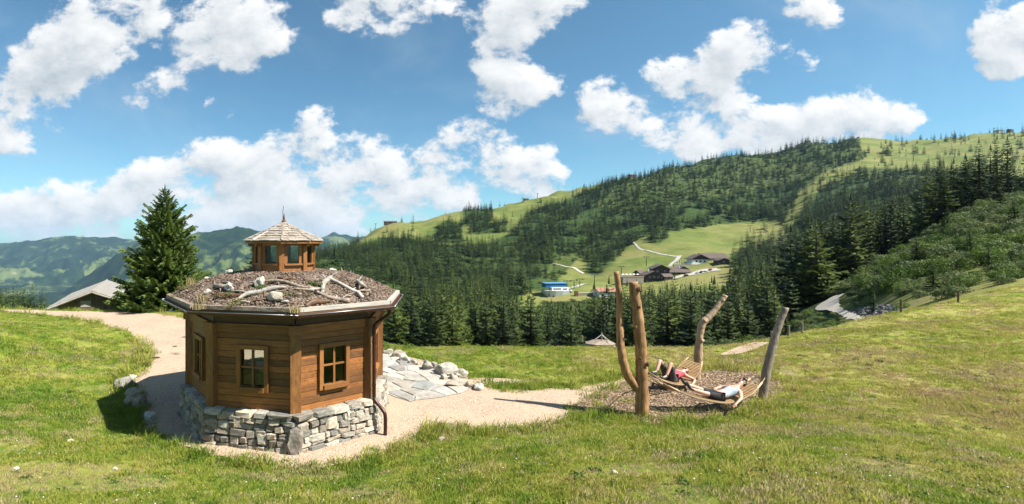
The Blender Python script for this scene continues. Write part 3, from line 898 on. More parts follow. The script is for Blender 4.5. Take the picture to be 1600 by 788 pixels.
def build_walls():
    rr = random.Random(5)
    for i in range(8):
        a, b = Wb[i], Wb[(i + 1) % 8]
        t, n, L = facet(a, b)
        mid = (a + b) / 2
        wall = bpy.data.objects.new('wall_panel', None); COL.objects.link(wall); wall.parent = hut
        door = (i == 6)
        nrow = 12
        ph = (2.55 - ZB) / nrow
        for r in range(nrow):
            z = ZB + ph * (r + 0.5)
            thick = 0.07 + rr.uniform(0, 0.012)
            spans = [(-L / 2 + 0.02, L / 2 - 0.02)]
            zlo, zhi = WIN_Z - WIN_H / 2 + 0.03, WIN_Z + WIN_H / 2 - 0.03
            if door: zlo = ZB - 1
            if z > zlo and z < zhi and i != 5:
                hw = WIN_W / 2 - 0.04
                spans = [(-L / 2 + 0.02, -hw), (hw, L / 2 - 0.02)]
            for (u0, u1) in spans:
                piece('plank', rr.choice(BOXES), M['plank'], wall, mid + t * (u0 + u1) / 2 + UPV * (z - mid.z) - n * (0.035 - rr.uniform(0, 0.008)), (t, n, UPV), (u1 - u0, thick, ph - 0.008), hut)
        # head beam, frieze board
        piece('head_beam', SHARP, M['plank'], wall, mid + UPV * (2.66 - mid.z) + n * 0.005, (t, n, UPV), (L + 0.03, 0.13, 0.20), hut)
        piece('frieze_board', SHARP, M['darkwood'], wall, mid + UPV * (2.87 - mid.z) - n * 0.04, (t, n, UPV), (L - 0.05, 0.05, 0.24), hut)
        if door:
            for s in (-1, 1):
                piece('door_jamb', SHARP, M['frame'], wall, mid + t * s * (WIN_W / 2) + UPV * (1.6 - mid.z), (t, n, UPV), (0.09, 0.12, 1.52), hut)
        elif i != 5:
            win_geom(t, n, Vector((mid.x, mid.y, WIN_Z)), WIN_W, WIN_H, hut, hut)
    for i, c in enumerate(Wb):
        out = (c - Vector((HUT.x, HUT.y, c.z))).normalized()
        t = Vector((-out.y, out.x, 0))
        piece('corner_post', SHARP, M['post'], hut, Vector((c.x, c.y, (ZB + 2.56) / 2)) + out * 0.005, (t, out, UPV), (0.24, 0.20, 2.56 - ZB), hut)
        piece('corner_block', SHARP, M['post'], hut, Vector((c.x, c.y, 2.665)) + out * 0.03, (t, out, UPV), (0.30, 0.24, 0.21), hut)
    fl = ring(RW - 0.1, ZB - 0.02)
    mk('floor', [v - HUT for v in fl], [tuple(range(8))], M['darkwood'], hut)
    mb = MB()
    for i in range(8):
        a, b = Wb[i], Wb[(i + 1) % 8]
        t, n, L = facet(a, b)
        if i == 6: continue
        if i == 5:
            mb.box((a + b) / 2 - n * 0.10 + UPV * (1.8 - ZB) - HUT, (L, 0.03, 1.9), (t, n, UPV))
            continue
        for (u0, u1, z0, z1) in ((-L / 2, -0.42, ZB, 2.75), (0.42, L / 2, ZB, 2.75), (-0.42, 0.42, ZB, WIN_Z - 0.54), (-0.42, 0.42, WIN_Z + 0.54, 2.75)):
            mb.box((a + b) / 2 - n * 0.10 + t * (u0 + u1) / 2 + UPV * ((z0 + z1) / 2 - ZB) - HUT, (u1 - u0, 0.03, z1 - z0), (t, n, UPV))
    mb.build('wall_lining', M['darkwood'], hut)
build_walls()

# stone base
STONES = [bev_box('base_rock%d' % i, 0.15, 1, 0.062, 50 + i) for i in range(8)]
def build_base():
    rr = random.Random(12)
    base = bpy.data.objects.new('stone_base', None); COL.objects.link(base); base.parent = hut
    lo, hi, li = ring(2.68, -0.15), ring(2.62, ZB - 0.06), ring(2.40, ZB - 0.02)
    V = [v - HUT for v in lo + hi + li]
    F = [(i, (i + 1) % 8, 8 + (i + 1) % 8, 8 + i) for i in range(8)] + [(8 + i, 8 + (i + 1) % 8, 16 + (i + 1) % 8, 16 + i) for i in range(8)]
    mk('mortar_core', V, F, M['mortar'], base)
    Lr, Hr = ring(2.76, 0.0), ring(2.69, ZB)
    for i in range(8):
        a0, b0, a1, b1 = Lr[i], Lr[(i + 1) % 8], Hr[i], Hr[(i + 1) % 8]
        t, n, L = facet(a0, b0)
        vis = i in (7, 0, 1, 2, 3)
        z = -0.03
        while z < ZB - 0.10:
            h = rr.uniform(0.075, 0.17) if vis else 0.28
            if z + h > ZB - 0.14: h = ZB - 0.10 - z
            f = (z + h / 2) / ZB
            pa, pb = a0.lerp(a1, f), b0.lerp(b1, f)
            LL = (pb - pa).length
            u = -0.02
            while u < LL - 0.04:
                w = rr.uniform(0.12, 0.42) if vis else rr.uniform(0.4, 0.7)
                if u + w > LL - 0.12: w = LL - u + 0.02
                hh = h * rr.uniform(0.85, 1.22)
                c = pa + t * (u + w / 2) + UPV * rr.uniform(-0.015, 0.015) - n * rr.uniform(0.05, 0.10)
                tilt = rr.uniform(-0.12, 0.12)
                tt = (t * math.cos(tilt) + UPV * math.sin(tilt)).normalized()
                uu = tt.cross(n) * -1
                uu = n.cross(tt) if n.cross(tt).z > 0 else -n.cross(tt)
                piece('stone', rr.choice(STONES), M['stone'], base, c, (tt, n, uu), (w * 0.985, 0.30, hh * 0.98), hut)
                u += w
            z += h
        for q in range(4 if vis else 0):
            f = rr.uniform(.22, .7)
            pa, pb = a0.lerp(a1, f), b0.lerp(b1, f)
            piece('stone', rr.choice(STONES), M['stone'], base, pa.lerp(pb, (q + rr.uniform(.25, .75)) / 4) - n * .075 , (t, n, UPV), (rr.uniform(.2, .36), .33, rr.uniform(.2, .3)), hut)
        # cap stones on the ledge
        u = -0.05
        while u < L * 0.93:
            w = rr.uniform(0.28, 0.6)
            if u + w > L * 0.93 - 0.1: w = L * 0.93 - u + 0.04
            c = a1 + t * (u + w / 2) + UPV * (-0.055 + rr.uniform(-0.015, 0.01)) - n * 0.09
            piece('cap_stone', rr.choice(STONES), M['stone'], base, c, (t, n, UPV), (w * 0.99, 0.40, 0.14), hut)
            u += w
    # large corner boulder under the near corner
    c = Lr[2]
    piece('stone', rock_mesh('corner_rock', 77, 3, .25, .5), M['stone'], base, Vector((c.x, c.y, 0.24)) - (c - HUT).normalized() * 0.10, (Vector((1, 0, 0)), Vector((0, 1, 0)), UPV), (0.52, 0.5, 0.64), hut)
build_base()

# roof: gravel deck with edge timbers, copper gutter and downpipe
RE = 3.2
CUP_R, CUP_Z = 0.86, 3.83
def roof_z(x, y):
    d = Vector((x - HUT.x, y - HUT.y))
    # elliptical radius as the ring() helper lays it out
    ex = d.x * math.cos(PH) + d.y * math.sin(PH)
    ey = -d.x * math.sin(PH) + d.y * math.cos(PH)
    a = math.atan2(ey, ex / ECC)
    r = math.hypot(ex / ECC, ey)
    sect = (a + PH - ROT) % (PI / 4) - PI / 8
    apothem = r * math.cos(sect) / math.cos(PI / 8)
    s = min(1.0, max(0.0, (RE - 0.1 - apothem) / (RE - 0.1 - CUP_R)))
    return 3.17 + (1 - (1 - s) ** 1.9) * (CUP_Z - 3.17)
def roof_pt(px, py):
    z = 3.4
    for _ in range(40):
        p = gp(px, py, z)
        z = 0.6 * z + 0.4 * roof_z(p.x, p.y)
    return Vector((p.x, p.y, roof_z(p.x, p.y)))
def build_roof():
    roof = bpy.data.objects.new('roof', None); COL.objects.link(roof); roof.parent = hut
    V, F = [], []
    NR, NA = 26, 96
    for j in range(NR):
        f = j / (NR - 1)
        R = (RE - 0.08) * (1 - f) + 0.6 * f
        Rg = ring(R, 0)
        for k in range(NA):
            s = k / NA * 8
            i = int(s)
            p = Rg[i].lerp(Rg[(i + 1) % 8], s - i)
            z = roof_z(p.x, p.y) + 0.05 * float(fbm(np.array(p.x * 2.2), np.array(p.y * 2.2), 70, 3)) * (f > 0.03)
            V.append(Vector((p.x, p.y, z)) - HUT)
    for j in range(NR - 1):
        for k in range(NA):
            F.append((j * NA + k, j * NA + (k + 1) % NA, (j + 1) * NA + (k + 1) % NA, (j + 1) * NA + k))
    mk('gravel_deck', V, F, M['roofbed'], roof, smooth=True)
    a, b, c = ring(RE - 0.06, 3.11), ring(RE - 0.06, 3.02), ring(RW - 0.1, 3.02)
    V = [v - HUT for v in a + b + c]
    F = [(8 + i, 8 + (i + 1) % 8, 16 + (i + 1) % 8, 16 + i) for i in range(8)] + [(i, (i + 1) % 8, 8 + (i + 1) % 8, 8 + i) for i in range(8)]
    mk('soffit', V, F, M['darkwood'], roof)
    E = ring(RE, 3.0)
    for i in range(8):
        p, q = E[i], E[(i + 1) % 8]
        t, n, L = facet(p, q)
        m = (p + q) / 2
        piece('fascia_board', SHARP, M['darkwood'], roof, m + UPV * 0.075 - n * 0.075, (t, n, UPV), (L - 0.03, 0.04, 0.13), hut)
        pale = i in (2, 3)
        piece('edge_timber', SHARP, M['weathered'] if pale else M['greylog'], roof, m + UPV * 0.185 - n * 0.10, (t, n, UPV), (L - 0.12, 0.11, 0.085), hut)
        # half-round gutter
        prof = [(0.045 * math.cos(x), 0.07 * math.sin(x)) for x in np.linspace(PI, 2 * PI, 7)]
        V, F = [], []
        for end in (p, q):
            out = Vector((end.x - HUT.x, end.y - HUT.y, 0)).normalized()
            sc_ = 1 / max(0.3, out.dot(n))
            for (u, w) in prof + [(u * 0.86, w * 0.86) for (u, w) in reversed(prof)]:
                V.append(end + out * (u + 0.0) * sc_ * 1.0 + UPV * (w + 0.09) - HUT)
        k = len(prof) * 2
        for j in range(k):
            F.append((j, (j + 1) % k, k + (j + 1) % k, k + j))
        F += [tuple(range(k)), tuple(reversed(range(k, 2 * k)))]
        g = mk('gutter', V, F, M['copper'], roof)
        # turned-up rim of the gutter
        rim = [p + Vector((p.x - HUT.x, p.y - HUT.y, 0)).normalized() * 0.05 + UPV * 0.092 - HUT, q + Vector((q.x - HUT.x, q.y - HUT.y, 0)).normalized() * 0.05 + UPV * 0.092 - HUT]
        mk('gutter_bead', *tube(rim, 0.011, 6), M['steel'], roof, smooth=True)
        for s in np.linspace(0.12, 0.88, 5):
            c = p.lerp(q, s)
            piece('gutter_bracket', SHARP, M['copper'], roof, c + n * 0.0 + UPV * 0.055, (t, n, UPV), (0.025, 0.13, 0.012), hut)
    D = E[3]
    wc = Wb[3]
    out = Vector((D.x - HUT.x, D.y - HUT.y, 0)).normalized()
    side = Vector((-out.y, out.x, 0))
    w0 = wc + out * 0.22 - side * 0.05
    pts = [D - out * 0.1 + UPV * 0.05, D - out * 0.1 - UPV * 0.06, D - out * 0.16 - UPV * 0.14, Vector((w0.x, w0.y, 2.66)) + out * 0.08, Vector((w0.x, w0.y, 2.54)), Vector((w0.x, w0.y, 2.4)), Vector((w0.x, w0.y, 1.0)), Vector((w0.x, w0.y, 0.84)), Vector((w0.x, w0.y, 0.72)) + out * 0.10,
           Vector((w0.x, w0.y, 0.58)) + out * 0.27, Vector((w0.x, w0.y, 0.44)) + out * 0.33, Vector((w0.x, w0.y, 0.0)) + out * 0.33]
    mk('downpipe', *tube([Vector(p) - HUT for p in spline(pts, 60)], 0.045, 12), M['pipe'], hut, smooth=True)
    for z in (2.2, 1.15):
        mk('pipe_clip', *tube([Vector((w0.x, w0.y, z - 0.02)) - HUT, Vector((w0.x, w0.y, z + 0.02)) - HUT], 0.054, 12), M['pipe'], hut)
    return roof
roof = build_roof()

def build_cupola():
    cup = bpy.data.objects.new('cupola', None); COL.objects.link(cup); cup.parent = hut
    C = Vector((-2.80, 13.45, 0))
    kw = dict(c=C, e=1.04, rot=ROT - 0.10)
    A = ring(0.80, CUP_Z - 0.1, **kw)
    z0, z1 = CUP_Z - 0.12, 4.62
    for i in range(8):
        a, b = A[i], A[(i + 1) % 8]
        t, n, L = facet(a, b)
        m = (a + b) / 2
        out = (a - Vector((C.x, C.y, a.z))).normalized()
        tt = Vector((-out.y, out.x, 0))
        piece('post', SHARP, M['cupwood'], cup, Vector((a.x, a.y, (z0 + z1) / 2)), (tt, out, UPV), (0.13, 0.11, z1 - z0), hut)
        piece('bracket', SHARP, M['cupwood'], cup, Vector((a.x, a.y, 4.56)) + out * 0.09, (tt, out, UPV), (0.07, 0.16, 0.10), hut)
        zs = z0 + 0.30
        piece('lower_panel', SHARP, M['cupwood'], cup, Vector((m.x, m.y, (z0 + zs) / 2)) - n * 0.01, (t, n, UPV), (L - 0.10, 0.04, zs - z0), hut)
        piece('window_sill', SHARP, M['cupwood'], cup, Vector((m.x, m.y, zs + 0.02)) + n * 0.025, (t, n, UPV), (L - 0.12, 0.09, 0.045), hut)
        piece('top_rail', SHARP, M['cupwood'], cup, Vector((m.x, m.y, 4.58)), (t, n, UPV), (L - 0.10, 0.06, 0.10), hut)
        for s in (-1, 1):
            piece('window_jamb', SHARP, M['cupwood'], cup, Vector((m.x, m.y, (zs + 0.04 + 4.53) / 2)) + t * s * (L / 2 - 0.105), (t, n, UPV), (0.085, 0.045, 4.53 - zs - 0.04), hut)
        piece('pane', GLASSBOX, M['glass'], cup, Vector((m.x, m.y, (zs + 0.04 + 4.53) / 2)) - n * 0.01, (t, n, UPV), (L - 0.29, 0.012, 4.53 - zs - 0.04), hut)
    R0, zE, zA = 1.06, 4.64, 5.17
    E = ring(R0, zE, **kw)
    apex = Vector((C.x, C.y, zA))
    E2 = ring(R0, zE - 0.05, **kw)
    V = [v - HUT for v in E + E2] + [apex - HUT, Vector((C.x, C.y, zE - 0.05)) - HUT]
    F = [(i, (i + 1) % 8, 16) for i in range(8)] + [(8 + i, 8 + (i + 1) % 8, (i + 1) % 8, i) for i in range(8)] + [((i + 1) % 8 + 8, 8 + i, 17) for i in range(8)]
    cr = mk('cupola_roof', V, F, M['cupwood'], cup)
    # split shakes in courses, each a real overlapping slab, joined because they are only a few pixels each
    rr = random.Random(3)
    mb = MB()
    for i in range(8):
        a, b = E[i], E[(i + 1) % 8]
        t, n, L = facet(a, b)
        m = (a + b) / 2
        sl = apex - m
        h = sl.length
        sl.normalize()
        nn = t.cross(sl)
        if nn.z < 0: nn = -nn
        rows = 8
        for r in range(rows):
            f0, f1 = r / rows - 0.02, min(1, (r + 1.35) / rows)
            lw = L * (1 - (r + .4) / rows) + 0.03
            u = -lw / 2
            while u < lw / 2 - 0.01:
                w = rr.uniform(0.07, 0.15)
                w = min(w, lw / 2 - u)
                c = m + sl * h * (f0 + f1) / 2 + t * (u + w / 2) + nn * (0.022 + rr.uniform(0, 0.014))
                tl = 0.13
                s2 = (sl - nn * tl).normalized()
                n2 = (nn + sl * tl).normalized()
                mb.box(c - HUT, (max(0.01, w - 0.008), h * (f1 - f0) * rr.uniform(0.94, 1.04), 0.018), (t, s2, n2))
                u += w
    # the shakes sit on the eight roof faces
    tag(mb.build('shakes', M['shake'], cup), kind='stuff')
    for i in range(8):
        mk('hip_cap', *tube([E[i] + UPV * 0.045 - HUT, apex + UPV * 0.02 - HUT], [0.028, 0.02], 5), M['shake'], cup)
    mk('finial', *tube([apex - UPV * 0.06 - HUT, apex + UPV * 0.03 - HUT, apex + UPV * 0.09 - HUT, apex + UPV * 0.26 - HUT], [0.10, 0.075, 0.035, 0.006], 8), M['darkwood'], cup)
    mk('lightning_rod', *tube([apex + Vector((-0.03, 0, 0.0)) - HUT, apex + Vector((-0.035, 0, 0.3)) - HUT, apex + Vector((-0.015, 0, 0.47)) - HUT], 0.008, 6), M['darksteel'], cup)
build_cupola()

# rocks, driftwood and dry plants lying on the roof
ROCKS = [rock_mesh('rock%d' % i, 90 + i, 3, 0.42, 0.2) for i in range(6)]
G_B2 = 'boulders holding the grass bank beside the shaded gravel'
def rock(px, py, size, label, group, mat='boulder', surf=None, k=0, rz=0.0, sink=0.25, name='rock', cat='rock'):
    p = surf(px, py) if surf else gz(px, py)
    me = ROCKS[k % 6].copy()
    me.materials.clear(); me.materials.append(M[mat])
    me.polygons.foreach_set('use_smooth', [False] * len(me.polygons))
    o = ob(name, me)
    if name == 'boulder' and group == G_B2: size = tuple(v * .78 for v in size)
    o.scale = size
    o.rotation_euler = (0, 0, rz)
    o.location = (p.x, p.y, p.z + size[2] * (0.42 - sink))
    return tag(o, label, cat, group)
G_RR = 'pale rocks lying on the gravel roof'
for i, (x, y, s, lab) in enumerate([
    (358, 428, (.30, .24, .20), 'white rock high on the hut roof beside the big spruce'), (348, 433, (.2, .16, .13), 'small white rock next to a larger one on the hut roof'),
    (325, 439, (.34, .26, .15), 'flat yellowish white rock on the roof slope facing the spruce'), (315, 444, (.3, .2, .14), 'low pale rock half buried in dry roof grass'),
    (358, 454, (.26, .2, .18), 'white rock beside a grey root on the hut roof'), (324, 460, (.15, .14, .12), 'fist sized pale rock in heather near the roof edge'),
    (406, 447, (.24, .2, .22), 'upright pale rock at the end of a long thin branch'), (431, 470, (.36, .22, .2), 'white block of rock lying above the roof edge timber'),
    (480, 434, (.30, .26, .28), 'tall white rock beside dark gnarled wood on the roof'), (421, 433, (.16, .14, .13), 'dark speckled little rock below the cupola'),
    (427, 426, (.40, .22, .17), 'long white rock leaning against the cupola foot'), (402, 430, (.42, .24, .18), 'grey white slab of rock below the cupola post'),
    (520, 426, (.34, .26, .20), 'white rock beside the yellow green cushion plant'), (490, 424, (.2, .18, .14), 'small pale rock at the cupola corner post')]):
    s = tuple(1.25 * v for v in s)
    rock(x, y, s, lab, G_RR, 'whitestone' if i != 9 else 'boulder', roof_pt, i, i * 1.3, 0.08)
def branch(name, pts, rads, mat, label, group, cat='branch', surf=roof_pt, lift=0.03, twigs=(), seed=0):
    P = [surf(x, y) for x, y in pts]
    P = [p + UPV * (lift + r * 0.6 + (0.02 * math.sin(i * 2.1))) for i, (p, r) in enumerate(zip(P, rads))]
    S = spline([(*p, r) for p, r in zip(P, rads)], max(10, 7 * len(P)))
    root = P[0]
    V, F = tube([Vector(s[:3]) - root for s in S], [max(0.006, s[3]) for s in S], 9, True, 0.16, seed)
    mb = MB().add(V, F)
    for (i, dx, dy, dz, r) in twigs:
        b0 = P[i] - root
        q = [b0, b0 + Vector((dx * .5, dy * .5, dz * .62)), b0 + Vector((dx, dy, dz))]
        mb.tube([Vector(s) for s in spline(q, 7)], [r, r * .9, r * .8, r * .7, r * .55, r * .4, r * .2], 7, True, 0.12, seed + i)
    o = mb.build(name, M[mat], smooth=True)
    o.location = root
    return tag(o, label, cat, group)
G_BR = 'driftwood lying on the gravel roof'
branch('driftwood', [(366, 474), (385, 466), (405, 459), (425, 455), (446, 453)], [.02, .05, .06, .06, .03], 'weathered', 'thick curved pale driftwood log on the hut roof', G_BR)
branch('driftwood', [(412, 443), (440, 444), (470, 450), (503, 455)], [.035, .04, .035, .03], 'greylog', 'long thin grey branch running to the middle of the roof', G_BR, seed=2)
branch('driftwood', [(460, 454), (490, 459), (515, 468), (546, 475)], [.025, .035, .05, .06], 'greylog', 'dark forked branch crossing the roof towards the edge timber', G_BR, seed=3, twigs=[(1, .3, -.2, .06, .02)])
branch('driftwood', [(477, 483), (490, 478), (502, 475), (516, 474)], [.05, .07, .06, .03], 'darkwood', 'short dark brown log near the bare roof corner', G_BR, seed=4)
branch('driftwood', [(512, 438), (530, 447), (550, 456), (560, 462), (566, 470)], [.05, .04, .045, .05, .045], 'weathered', 'wavy pale root curling down the roof', G_BR, seed=5, twigs=[(2, .1, .22, .05, .02)])
branch('driftwood', [(504, 461), (505, 450), (510, 442), (517, 437)], [.04, .06, .07, .05], 'weathered', 'twisted bleached root standing up from the gravel', G_BR, seed=6, twigs=[(2, -.12, 0, .16, .03), (3, .15, .1, .12, .02)])
branch('driftwood', [(535, 430), (548, 436), (560, 443), (572, 452)], [.07, .06, .05, .03], 'weathered', 'branching bleached root with upright prongs', G_BR, seed=7, twigs=[(0, -.06, .1, .26, .03), (1, .0, .1, .26, .022), (1, .12, .0, .22, .02), (2, .14, -.1, .1, .025), (2, .1, .12, .16, .02)])
branch('driftwood', [(524, 434), (533, 430), (540, 428), (548, 430)], [.06, .09, .09, .05], 'darkwood', 'dark stump wood behind the bleached root', G_BR, seed=8)
branch('driftwood', [(368, 428), (382, 427), (396, 427), (408, 430)], [.03, .05, .055, .04], 'darkwood', 'dark bark log below the shaded cupola side', G_BR, seed=9)
branch('driftwood', [(437, 431), (450, 430), (462, 432), (476, 440)], [.05, .06, .06, .03], 'darkwood', 'dark gnarled log below the sunny cupola side', G_BR, seed=10, twigs=[(2, -.05, -.18, .03, .03), (2, .12, -.16, .02, .03)])
branch('driftwood', [(335, 450), (345, 453), (356, 452), (364, 456)], [.04, .055, .05, .03], 'greylog', 'short grey root wrapped round a white rock', G_BR, seed=11, twigs=[(0, 0, 0, .12, .03)])
branch('driftwood', [(488, 433), (500, 431), (515, 433)], [.03, .045, .03], 'greylog', 'small grey branch by the white rock under the cupola', G_BR, seed=12)

rr_ = random.Random(44)
for i in range(46):
    x, y = rr_.uniform(310, 595), rr_.uniform(434, 484)
    if y > 488 - abs(x - 450) * .13 or y < 428 + abs(x - 445) * .16: continue
    dx, dy = rr_.uniform(-34, 34), rr_.uniform(-7, 8)
    branch('twig', [(x, y), (x + dx * .5, y + dy * .5 + rr_.uniform(-2, 2)), (x + dx, y + dy)], [.018, .022, .010], rr_.choice(['greylog', 'darkwood', 'weathered']), 'thin dry twig lying on the gravel of the hut roof', 'twigs on the gravel roof', 'twig', lift=.02, seed=60 + i)
def tuft_mesh(name, seed, n, h, r, w, mat, lean=0.5, seg=2):
    rr = np.random.default_rng(seed)
    V, F = [], []
    for i in range(n):
        a = rr.uniform(0, 2 * PI); q = r * math.sqrt(rr.uniform(0, 1))
        b = np.array([q * math.cos(a), q * math.sin(a), -0.01])
        hh = h * rr.uniform(0.45, 1.0)
        la = rr.uniform(0, 2 * PI); le = lean * hh * rr.uniform(0.2, 1)
        tip = b + np.array([le * math.cos(la), le * math.sin(la), hh])
        mid = b + np.array([le * .3 * math.cos(la), le * .3 * math.sin(la), hh * .58])
        sd = np.array([-math.sin(la + .6), math.cos(la + .6), 0]) * w * rr.uniform(0.6, 1.2) / 2
        k = len(V)
        V += [b - sd, b + sd, mid - sd * .8, mid + sd * .8, tip]
        F += [(k, k + 1, k + 3), (k, k + 3, k + 2), (k + 2, k + 3, k + 4)]
    return np_mesh(name, V, F, [mat])
def bush_mesh(name, seed, n, leaf, mat, lobes=6, flat=0.75, spread=0.55):
    """leafy bush of unit radius: leaf faces spread over uneven lobes, light shows between them"""
    rr = np.random.default_rng(seed)
    L = []
    for _ in range(lobes):
        a = rr.uniform(0, 2 * PI); q = spread * 1.25 * math.sqrt(rr.uniform(0, 1))
        L.append((q * math.cos(a), q * math.sin(a), rr.uniform(0.08, flat * (1 - .5 * q)), rr.uniform(0.2, 0.42)))
    V, F = [], []
    for i in range(n):
        lx, ly, lz, lr = L[rr.integers(lobes)]
        d = rr.normal(size=3); d /= np.linalg.norm(d)
        p = np.array([lx, ly, lz]) + d * lr * rr.uniform(0.55, 1.08) * np.array([1, 1, 0.9])
        if p[2] < 0.02: p[2] = rr.uniform(0.02, 0.2)
        nrm = d + rr.normal(size=3) * 0.55; nrm /= np.linalg.norm(nrm)
        a = np.cross(nrm, [0.2, 0.3, 1]); a /= np.linalg.norm(a)
        b = np.cross(nrm, a)
        an = rr.uniform(0, 2 * PI)
        a, b = a * math.cos(an) + b * math.sin(an), -a * math.sin(an) + b * math.cos(an)
        s = leaf * rr.uniform(0.6, 1.3)
        k = len(V)
        V += [p - a * s, p + b * s * .55 - nrm * s * .15, p + a * s, p - b * s * .55 - nrm * s * .15]
        F += [(k, k + 1, k + 2, k + 3)]
    return np_mesh(name, V, F, [mat])
HEATH = [bush_mesh('heath%d' % i, 300 + i, 420, 0.05, M['heath'], 6, 0.5) for i in range(2)]
CUSH = bush_mesh('cushion', 310, 380, 0.06, M['leaf'], 5, 0.5)
STRAWT = tuft_mesh('straw_tuft', 5, 70, 0.26, 0.12, 0.012, M['straw'], 0.7)
G_RP = 'dry plants growing on the gravel roof'
for i, (x, y, r, h, k, lab) in enumerate([
    (293, 450, .30, .22, 0, 'brown dry cushion plant on the roof by the spruce side corner'), (308, 452, .24, .2, 0, 'olive heather clump below the pale roof rocks'),
    (352, 459, .26, .18, 0, 'green brown heather clump around a small white rock'), (355, 464, .3, .16, 0, 'low grey heather mat beside a white rock'),
    (392, 473, .42, .2, 0, 'wide grey green heather clump under the curved log'), (355, 480, .3, .14, 0, 'dark dry heather patch at the roof edge'),
    (440, 460, .28, .2, 0, 'green heather tuft behind the white block of rock'), (411, 451, .24, .18, 2, 'small green cushion plant beside the upright pale rock'),
    (488, 446, .26, .2, 2, 'bright green cushion plant below the tall white rock'), (473, 462, .26, .16, 0, 'olive cushion under the forked branch'),
    (525, 421, .26, .2, 2, 'yellow green cushion plant at the far roof slope'), (420, 440, .24, .14, 0, 'brown dry moss patch below the cupola'), (275, 464, .22, .16, 0, 'small green plant at the end corner of the roof'),
    (445, 484, .22, .12, 0, 'thin dry moss beside the edge timber'), (350, 437, .3, .16, 0, 'mossy clump below the high white rock')]):
    p = roof_pt(x, y)
    o = ob('cushion_plant', CUSH if k == 2 else HEATH[i % 2])
    o.location = p - UPV * 0.02
    o.scale = (r * 1.25, r * 1.25, h * 1.25)
    o.rotation_euler = (0, 0, i * 1.1)
    tag(o, lab, 'plant', G_RP)
for i, (x, y, lab) in enumerate([(311, 483, 'straw coloured dry grass at the roof corner above the gutter'), (298, 446, 'tall dry grass stalks on the roof before the spruce'), (463, 488, 'dark dry grass in the gap between two edge timbers'), (318, 470, 'thin dry grass by the roof edge')]):
    o = ob('dry_grass_tuft', STRAWT)
    o.location = roof_pt(x, y)
    o.scale = (1.2, 1.2, 1.5 if i == 1 else 0.8)
    tag(o, lab, 'grass tuft', 'dry grass on the roof')
# ------------------------------------------------------------------ flagstone terrace and boulders
TERR = pxpoly([(560, 548), (608, 552), (640, 560), (680, 577), (712, 592), (738, 606), (722, 615), (690, 622), (655, 626), (640, 629), (608, 617), (596, 602), (585, 590)])
terrace = sheet('terrace', rough_edge(TERR, 0.3, 0.1, 60), M['grout'], 0.030, 0.4, label='terrace of pale flagstones laid in grey grout')
def build_flags():
    rr = random.Random(8)
    seeds = [gp(*p) for p in [(625, 619), (672, 619), (660, 606), (700, 600), (690, 612), (718, 609), (650, 592), (632, 603), (612, 606), (672, 590), (622, 577), (648, 578), (618, 590), (604, 581), (610, 569),
                              (632, 568), (660, 582), (592, 572), (600, 560), (618, 560), (585, 560), (641, 613), (606, 594), (688, 588), (590, 585), (575, 552), (634, 586)]]
    pts = [(s.x + rr.uniform(-.05, .05), s.y + rr.uniform(-.05, .05)) for s in seeds]
    base = [Vector(p) for p in TERR]
    hutw = [(v.x, v.y) for v in ring(2.95, 0)]
    for i, s in enumerate(pts):
        poly = base[:]
        for j, q in enumerate(pts):
            if j == i: continue
            m = Vector(((s[0] + q[0]) / 2, (s[1] + q[1]) / 2)); d = Vector((q[0] - s[0], q[1] - s[1]))
            out = []
            for a, b in zip(poly, poly[1:] + poly[:1]):
                fa, fb = (a - m).dot(d), (b - m).dot(d)
                if fa <= 0: out.append(a)
                if fa * fb < 0: out.append(a.lerp(b, fa / (fa - fb)))
            poly = out
            if len(poly) < 3: break
        if len(poly) < 3: continue
        c = sum(poly, Vector((0, 0))) / len(poly)
        # uneven edges: subdivide, jitter, pull in for the joint
        ed = []
        for a, b in zip(poly, poly[1:] + poly[:1]):
            n = max(1, int((b - a).length / 0.22))
            for k in range(n):
                p = a.lerp(b, k / n)
                p = p + (c - p).normalized() * (0.025 + rr.uniform(0, 0.035))
                ed.append(p)
        n = len(ed)
        z = 0.036 + rr.uniform(0.008, 0.028)
        tx, ty = rr.uniform(-.008, .008), rr.uniform(-.008, .008)
        V = [(p.x - c.x, p.y - c.y, z + (p.x - c.x) * tx + (p.y - c.y) * ty) for p in [q.lerp(c, 0.02) for q in ed]] + [(p.x - c.x, p.y - c.y, z - 0.012) for p in ed] + [(p.x - c.x, p.y - c.y, 0.0) for p in ed]
        F = [tuple(range(n))] + [(k, n + k, n + (k + 1) % n, (k + 1) % n) for k in range(n)] + [(n + k, 2 * n + k, 2 * n + (k + 1) % n, n + (k + 1) % n) for k in range(n)]
        o = mk('flagstone', V, F, M['flag'], terrace)
        o.location = (c.x, c.y, zat(c.x, c.y))
build_flags()
G_B = 'boulders edging the flagstone terrace'
